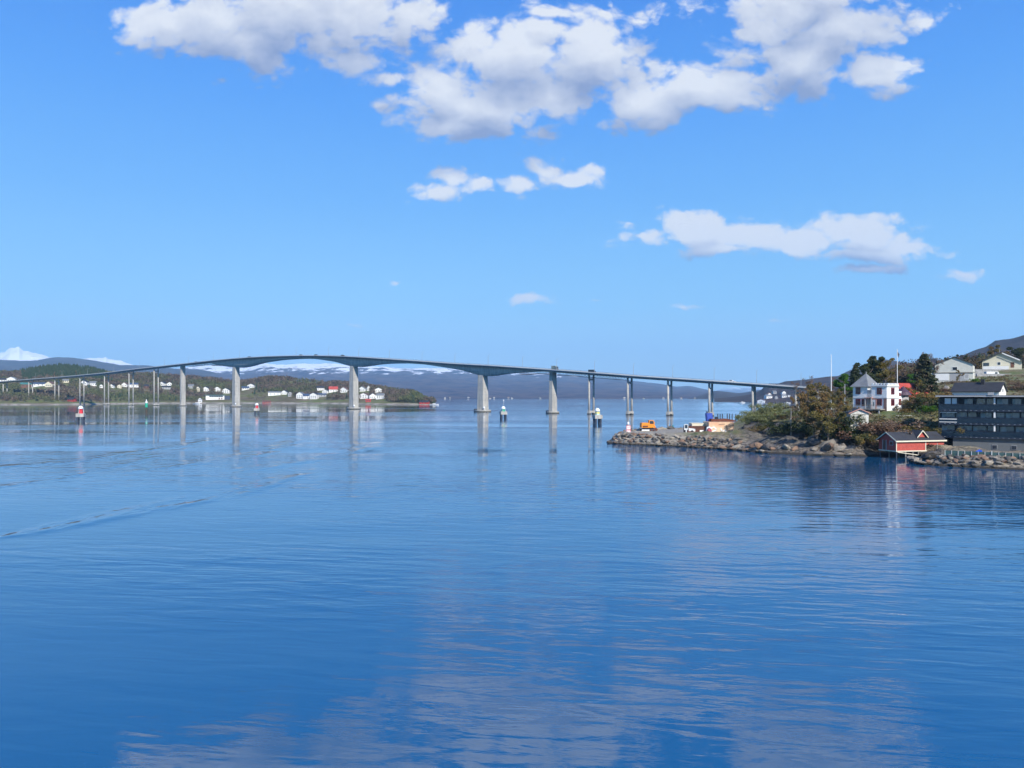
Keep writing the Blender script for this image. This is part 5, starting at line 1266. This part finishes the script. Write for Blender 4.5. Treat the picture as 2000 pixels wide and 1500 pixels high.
# ------------------------------------------------------------------ poles
def pole(px, ytop, ybase, Y, r, label, cat='flagpole', m=white_paint, name='flagpole', ball=True):
    X = wx(px, Y); zb = min(wz(ybase, Y), gz(X, Y)) -.3; zt = wz(ytop, Y); o = empty(name, (X, Y, zb), 0, label, cat)
    MB().tube((0, 0, 0), (0, 0, zt-zb), r, r*.55, 8).build('pole', m, o)
    if ball: MB().lathe([(.02, zt-zb-.02), (r*1.3, zt-zb+.08), (.02, zt-zb+.2)], n=8).build('finial', m, o)
    return o, zt-zb
pole(1623.5, 694, 776, 200, .13, 'tall bare white flagpole rising from the trees left of the villa')
o, H_ = pole(1752.5, 684, 742, 196, .12, 'white flagpole with a small dark pennant behind the villa')
MB().prism([(0.05, H_-.3), (.55, H_-1.0), (.35, H_-2.0), (.05, H_-1.2)], 1, -.02, .02).build('pennant', navy_wall, o)
pole(1650, 750, 796, 178, .13, 'plain grey pole standing left of the villa', 'pole', grey_paint, 'utility_pole', False)
pole(1545, 797, 848, 171, .14, 'weathered wooden pole on the dark side of the knoll', 'pole', timber, 'wooden_pole', False)
# distant mast beyond the left tip of the road
# ------------------------------------------------------------------ navigation beacons standing in the water
def beacon(px, yw, band, label, kind='block', H=8.0, name='navigation_beacon'):
    Y = F*HCAM/(yw-HY); o = empty(name, (wx(px, Y), Y, 0), R(15), label, 'beacon', 'navigation beacons in the sound')
    if kind == 'block':
        for sx in (-1, 1):
            for sy in (-1, 1): MB().tube((sx*1.1, sy*1.1, -1.5), (sx*1.1, sy*1.1, 2.2), .42, n=10).build('leg', dark_steel, o)
        MB().box(-1.7, 1.7, -1.7, 1.7, 2.2, 3.8).build('base_block', concrete, o)
        z = 3.8
        MB().lathe([(.95, z), (.82, z+H-5.9)], n=14).build('tower', band, o, False)
        lt = MB().lathe([(1.1, z+H-5.9), (1.15, z+H-5.6), (.95, z+H-5.0), (.5, z+H-4.55), (.12, z+H-4.4)], n=14).build('white_top', white_lamp, o, True)
        MB().tube((0, 0, z+H-4.4), (0, 0, z+H-3.7), .07, n=5).build('lantern', dark_steel, lt)
        for a in (0, 2.1, 4.2): MB().tube((1.25*math.cos(a), 1.25*math.sin(a), z), (.95*math.cos(a), .95*math.sin(a), z+H-5.7), .07, n=5).build('brace', white_paint, o)
    return o
beacon(157.7, 823.5, beacon_red, 'larger red navigation beacon with a white cap on a concrete block at far left')
beacon(501.5, 808.8, beacon_red, 'red navigation beacon with a white cap between the left and middle big piers', H=7.8)
b_ = beacon(983, 817.8, beacon_green, 'green navigation beacon with a white cap right of the right big pier', H=7.2)
MB().tube((.2, 0, 7.2), (.2, 0, 9.6), .05, n=5).box(-.05, .45, -.1, .1, 9.4, 9.9).build('top_mark', white_lamp, b_)
b_ = beacon(1166.8, 827.6, mat('beacon_pale_green', (.45, .66, .58), .45), 'pale green and white navigation beacon with a yellow band, left of the breakwater', H=7.4)
MB().lathe([(.96, 4.4), (.94, 5.0)], n=14).build('yellow_band', mat('beacon_yellow', (.75, .62, .08), .5), b_)
Y = F*HCAM/37.0; o = empty('navigation_beacon', (wx(286, Y), Y, 0), 0, 'slim green navigation beacon on a dark post among the left piers', 'beacon', 'navigation beacons in the sound')
MB().tube((0, 0, -2), (0, 0, 4.2), .75, .65, 12).build('post', mat('weedy_post', (.07, .055, .035), .9), o)
MB().lathe([(.82, 4.2), (.78, 7.0)], n=12).build('green_band', beacon_green, o); MB().lathe([(.7, 7.0), (.75, 7.6), (.35, 8.3), (.1, 9.6)], n=12).build('white_top', white_lamp, o)
# mooring poles beyond the containers
for i, (px, top) in enumerate(((1402,808),(1406.5,808.5),(1411,808),(1420.5,807.5),(1425,808),(1430,808.5),(1437,809),(1442,809.5))):
    Y = 372+(i % 3)*2; nm = ['first', 'second', 'third', 'fourth', 'fifth', 'sixth', 'seventh', 'eighth'][i]
    tag(MB().tube((wx(px, Y), Y, -2), (wx(px, Y), Y, wz(top, Y)), .26, .24, 8).build('mooring_pole', dark_steel), nm+' dark mooring pole from the left, standing in water beyond the cream container', 'mooring pole', 'mooring poles beyond the containers')
# ------------------------------------------------------------------ things on the gravel breakwater
sg = empty('channel_sign', (wx(1227.5, 201), 201, 2.0), R(6), 'post with two red-framed white sign boards on the breakwater tip', 'sign')
MB().tube((0, .12, -.6), (0, .12, 3.6), .06, n=6).build('post', steel, sg)
sr = mat('sign_red', (.62, .05, .07), .5); srl = mat('sign_mark_red', (.55, .22, .26), .5)
for k, z in enumerate((.15, 1.35)):
    fr = MB().box(-.58, .58, -.03, .03, z, z+1.12).build('sign_board', sr, sg)
    MB().box(-.48, .48, -.045, -.032, z+.1, z+1.02).build('sign_face', white_paint, fr)
    mk = MB()
    if k == 1:      # M
        for x in (-.26, .26): mk.box(x-.045, x+.045, -.056, -.047, z+.28, z+.86)
        mk.prism([(-.26, z+.86), (-.16, z+.86), (.05, z+.46), (-.05, z+.46)], 1, -.056, -.047); mk.prism([(.26, z+.86), (.16, z+.86), (-.05, z+.46), (.05, z+.46)], 1, -.060, -.0565)
    else:           # ring with a slanted stroke
        for i in range(16):
            a, b = i*math.pi/8, (i+1)*math.pi/8
            mk.prism([(.34*math.cos(a), z+.56+.34*math.sin(a)), (.34*math.cos(b), z+.56+.34*math.sin(b)), (.25*math.cos(b), z+.56+.25*math.sin(b)), (.25*math.cos(a), z+.56+.25*math.sin(a))], 1, -.056, -.047)
        mk.prism([(.0, z+.56), (.06, z+.60), (.30, z+.30), (.24, z+.26)], 1, -.060, -.0565)
    mk.build('mark', srl, fr)
MB().lathe([(.10, 2.7), (.30, 2.75), (.32, 3.1), (.12, 3.4)], -.05, .1, 10).build('lantern', white_lamp, sg); MB().box(-.45, .0, .06, .14, 2.55, 2.66).build('bracket', navy_wall, sg)
# orange excavator
orange = mat('machine_orange', (.80, .27, .02), .45, var=.12, scale=2); rust = mat('rusty_iron', (.16, .05, .028), .85, var=.5, scale=2.5)
ex = empty('excavator', (wx(1265, 212), 212, gz(wx(1265, 212), 212)), R(4), 'orange excavator parked on the gravel breakwater', 'excavator')
for s in (-1, 1):
    MB().prism([(-1.9, .35), (-1.6, .02), (1.5, .02), (1.8, .35), (1.5, .72), (-1.6, .72)], 1, s*1.05-.28, s*1.05+.28).build('track', dark_steel, ex)
    for x in (-1.4, -.5, .5, 1.3): MB().tube((x, s*1.30, .36), (x, s*1.36, .36), .24, n=10).build('wheel', rust, ex)
MB().box(-1.3, 1.3, -.8, .8, .5, 1.0).build('chassis', rust, ex)
bd = MB().prism([(-1.95, 1.0), (1.5, 1.0), (1.5, 1.7), (.1, 1.75), (.1, 2.35), (-1.75, 2.35), (-1.95, 2.1)], 1, -1.15, 1.15).build('body', orange, ex)
MB().box(-1.7, -.2, -1.17, -1.153, 1.15, 1.55).build('side_vent', rust, bd)
cb = MB().prism([(.12, 1.75), (1.55, 1.72), (1.75, 2.3), (1.35, 3.05), (.12, 3.05)], 1, -1.1, .1).build('cab', orange, ex)
MB().prism([(.3, 2.05), (1.35, 2.05), (1.45, 2.35), (1.2, 2.85), (.3, 2.85)], 1, -1.13, -1.103).build('window', glass, cb)
MB().prism([(1.3, 1.3), (1.9, 1.9), (2.3, 1.2), (2.2, .4), (1.9, .4), (1.85, 1.1)], 1, .2, .6).build('boom', orange, ex)
MB().prism([(1.7, .1), (2.6, .1), (2.75, .5), (2.3, .95), (1.7, .8)], 1, -.35, .95).build('bucket', rust, ex)
MB().box(-2.0, .1, -1.5, -1.4, .15, .5).build('skid_plate', white_paint, ex)
gx0 = gz(wx(1268, 205), 205)
tag(MB().prism([(-3.2, 0), (1.9, 0), (2.0, .12), (.2, .28), (-2.8, .22)], 1, -.8, .8).build('pallet_pile', timber, loc=(wx(1260, 205.5), 205.5, gx0)), 'weathered timber pile on the gravel in front of the orange excavator', 'timber')
for i, (dx, s) in enumerate(((0, 2.2), (2.0, 1.9), (4.2, 2.4), (6.2, 1.7), (-1.4, 1.2))):
    boulder(wx(1286, 222)+dx, 222+rnd.random(), 2.5, s, ['grey boulder heaped right behind the excavator', 'second boulder in the heap behind the excavator', 'largest boulder in the heap behind the excavator', 'rightmost boulder in the heap behind the excavator', 'small stone at the excavator bucket'][i], 'boulder heap behind the excavator')
# containers and scrap
def contain(name, px0, px1, py0, py1, Y, dep, m, label, rz=0, ribs=True, cat='container', zbase=None):
    x0, x1 = wx(px0, Y), wx(px1, Y); z1 = wz(py0, Y); z0 = wz(py1, Y) if zbase is None else zbase
    o = empty(name, (x0, Y, z0), R(rz), label, cat); L_ = x1-x0; Hh = z1-z0
    MB().box(0, L_, 0, dep, 0, Hh).build('body', m, o)
    r = MB(); r.box(-.03, L_+.03, -.04, -.003, 0, .12).box(-.03, L_+.03, -.04, -.003, Hh-.12, Hh)
    for x in (0, L_): r.box(x-.06, x+.06, -.05, -.042, 0, Hh)
    r.build('frame', m, o)
    if ribs:
        k = MB(); n = int(L_/.35)
        for i in range(n): k.box(.15+i*.35, .30+i*.35, -.035, -.003, .13, Hh-.13)
        k.build('ribs', m, o)
    return o
cream_c = mat('container_cream', (.74, .58, .38), .7, col2=(.70, .40, .24), scale=.55); 
cc = contain('container', 1385, 1433, 824.5, 851.5, 193.5, 6, cream_c, 'large cream and orange stained container with white scrawls beside the knoll')
scr = mat('scrawl_white', (.80, .78, .72), .7); scb = mat('scrawl_brown', (.30, .20, .14), .8)
def stroke(mb, pts, w_, y):
    for (a, b) in zip(pts[:-1], pts[1:]):
        a, b = Vector((a[0], 0, a[1])), Vector((b[0], 0, b[1])); d_ = (b-a).normalized(); n_ = Vector((-d_.z, 0, d_.x))*w_/2
        mb.prism([(q.x, q.z) for q in (a-n_, b-n_, b+n_, a+n_)], 1, y-.01, y)
g1 = MB(); stroke(g1, [(.2, 1.8), (1.2, 2.3), (1.9, 1.6), (1.0, 1.2), (.4, .6)], .34, -.06); stroke(g1, [(2.9, 1.9), (3.3, 1.2), (4.0, 1.5), (4.4, .6)], .38, -.062); stroke(g1, [(3.0, .35), (3.9, .9), (4.9, .4)], .3, -.064)
g1.build('scrawl', scr, cc)
g2 = MB(); stroke(g2, [(4.3, 2.7), (4.6, 1.5)], .12, -.06); stroke(g2, [(4.7, 2.5), (5.3, 2.5), (5.0, 1.3)], .12, -.066); stroke(g2, [(2.4, 2.9), (4.0, 3.0)], .14, -.06); g2.build('scrawl', scb, cc)
MB().box(-.2, 6.6, .2, 5.5, 3.45, 4.2).v
tag(MB().prism([(0, 0), (6.2, 0), (6.4, .35), (4.2, .75), (1.5, .6), (.3, .75)], 1, 0, 3).build('scrap_heap', rust, loc=(wx(1388, 196), 196, wz(824.5, 193.5)+.02)), 'heap of rusty scrap iron on top of the cream container', 'scrap')
rc = contain('container', 1343.5, 1378, 832.5, 851.5, 195, 5, mat('container_rust', (.15, .06, .04), .85, var=.45, scale=.9), 'low rust-brown container at the left end of the scrap')
MB().lathe([(.02, -.0), (.22, .0), (.22, .03), (.02, .03)], n=12).v
MB().tube((1.7, -.09, 1.3), (1.7, -.052, 1.3), .22, n=12).build('round_cap', cream_paint, rc); MB().box(3.0, 4.1, -.09, -.052, .9, 1.5).build('white_plate', scr, rc)
tag(MB().box(0, 3.5, 0, 3.5, 0, .55).box(-.15, 3.65, -.1, 3.6, .55, .68).build('crate', cream_paint, loc=(wx(1351.5, 197.5), 197.5, wz(832.5, 195)+.003)), 'flat cream crate standing on the rust-brown container', 'crate')
bt = empty('tank', (wx(1385.5, 199), 199, wz(824.5, 193.5)), R(8), 'tall blue tipped plastic tank standing on the scrap', 'tank')
bb = MB().prism([(-.75, 0), (.85, .05), (.55, 2.15), (-.95, 2.1)], 1, -.6, .6).build('body', mat('tank_blue', (.035, .085, .42), .5, var=.2, scale=2), bt)
MB().prism([(-.6, .25), (.62, .30), (.45, 1.9), (-.75, 1.85)], 1, -.66, -.603).build('side_panel', mat('tank_blue'), bt)
MB().box(-.8, -.5, -.2, .2, 2.12, 2.6).build('neck', navy_wall, bt)
tag(MB().box(-.4, .4, -.4, .4, 0, .62).box(-.45, .45, -.45, .45, .62, .7).build('crate', slab, loc=(wx(1399.5, 197), 197, wz(824.5, 193.5)+.55)), 'small black box on top of the scrap heap', 'box')
ws = empty('trailer', (wx(1347, 189.5), 189.5, gz(wx(1347, 189.5), 189.5)+.05), R(-14), 'small white trailer with a framed window board at the left end of the containers', 'trailer')
MB().prism([(-.2, .25), (1.3, .25), (1.35, .75), (-.2, 1.0)], 1, -.5, .5).build('body', white_paint, ws); MB().tube((.6, -.56, .25), (.6, -.5, .25), .25, n=12).build('wheel', tyre, ws)
f = MB().box(-1.3, -.35, -.05, .05, .5, 1.9).build('board', white_paint, ws); MB().box(-1.15, -.5, -.07, -.052, .9, 1.75).build('pane', glass, f); MB().box(-.95, -.7, -.05, .05, -.05, .5).build('foot', white_paint, ws)
tp = MB(); tp.prism([(0, 0), (1.1, 0), (1.0, .9), (.55, 1.25), (.1, .8)], 1, 0, 1.2)
tag(tp.build('tarp_bundle', mat('pink_tarp', (.50, .10, .12), .7, var=.4, scale=3), loc=(wx(1382, 191), 191, gz(wx(1382, 191), 191))), 'dark pink tarpaulin bundle at the foot of the cream container', 'tarpaulin')
tp = MB(); tp.prism([(0, 0), (1.3, 0), (1.4, .7), (.9, 1.35), (.2, 1.1)], 1, 0, .8)
tag(tp.build('tarp_bundle', mat('white_tarp', (.78, .77, .74), .7, var=.12, scale=3), loc=(wx(1379.5, 193), 193, gz(wx(1379, 192), 192)+.3)), 'white tarpaulin bundle leaning between the two containers', 'tarpaulin')
tag(MB().tube((0, 0, -.5), (0, 0, 1.9), .14, n=8).tube((0, 0, 1.9), (0, 0, 2.3), .22, n=8).build('bollard', mat('bollard_teal', (.02, .22, .24), .5), loc=(wx(1314.5, 227), 227, 1.2)), 'slim teal post on the far edge of the breakwater', 'post')

# ------------------------------------------------------------------ haze: the air of the fjord
hz = bpy.data.materials.new('haze_air'); hz.use_nodes = True; T = NT(hz.node_tree); T.n.clear()
pv = T.add('ShaderNodeVolumePrincipled'); pv.inputs['Color'].default_value = (.42, .72, 1.0, 1); pv.inputs['Density'].default_value = 7.0e-5; pv.inputs['Anisotropy'].default_value = 0.0
ou = T.add('ShaderNodeOutputMaterial'); T.l.new(pv.outputs[0], ou.inputs['Volume'])
hb = MB().box(-13000, 13000, -400, 23600, -120, 1500).build('haze', hz); tag(hb, kind='stuff')
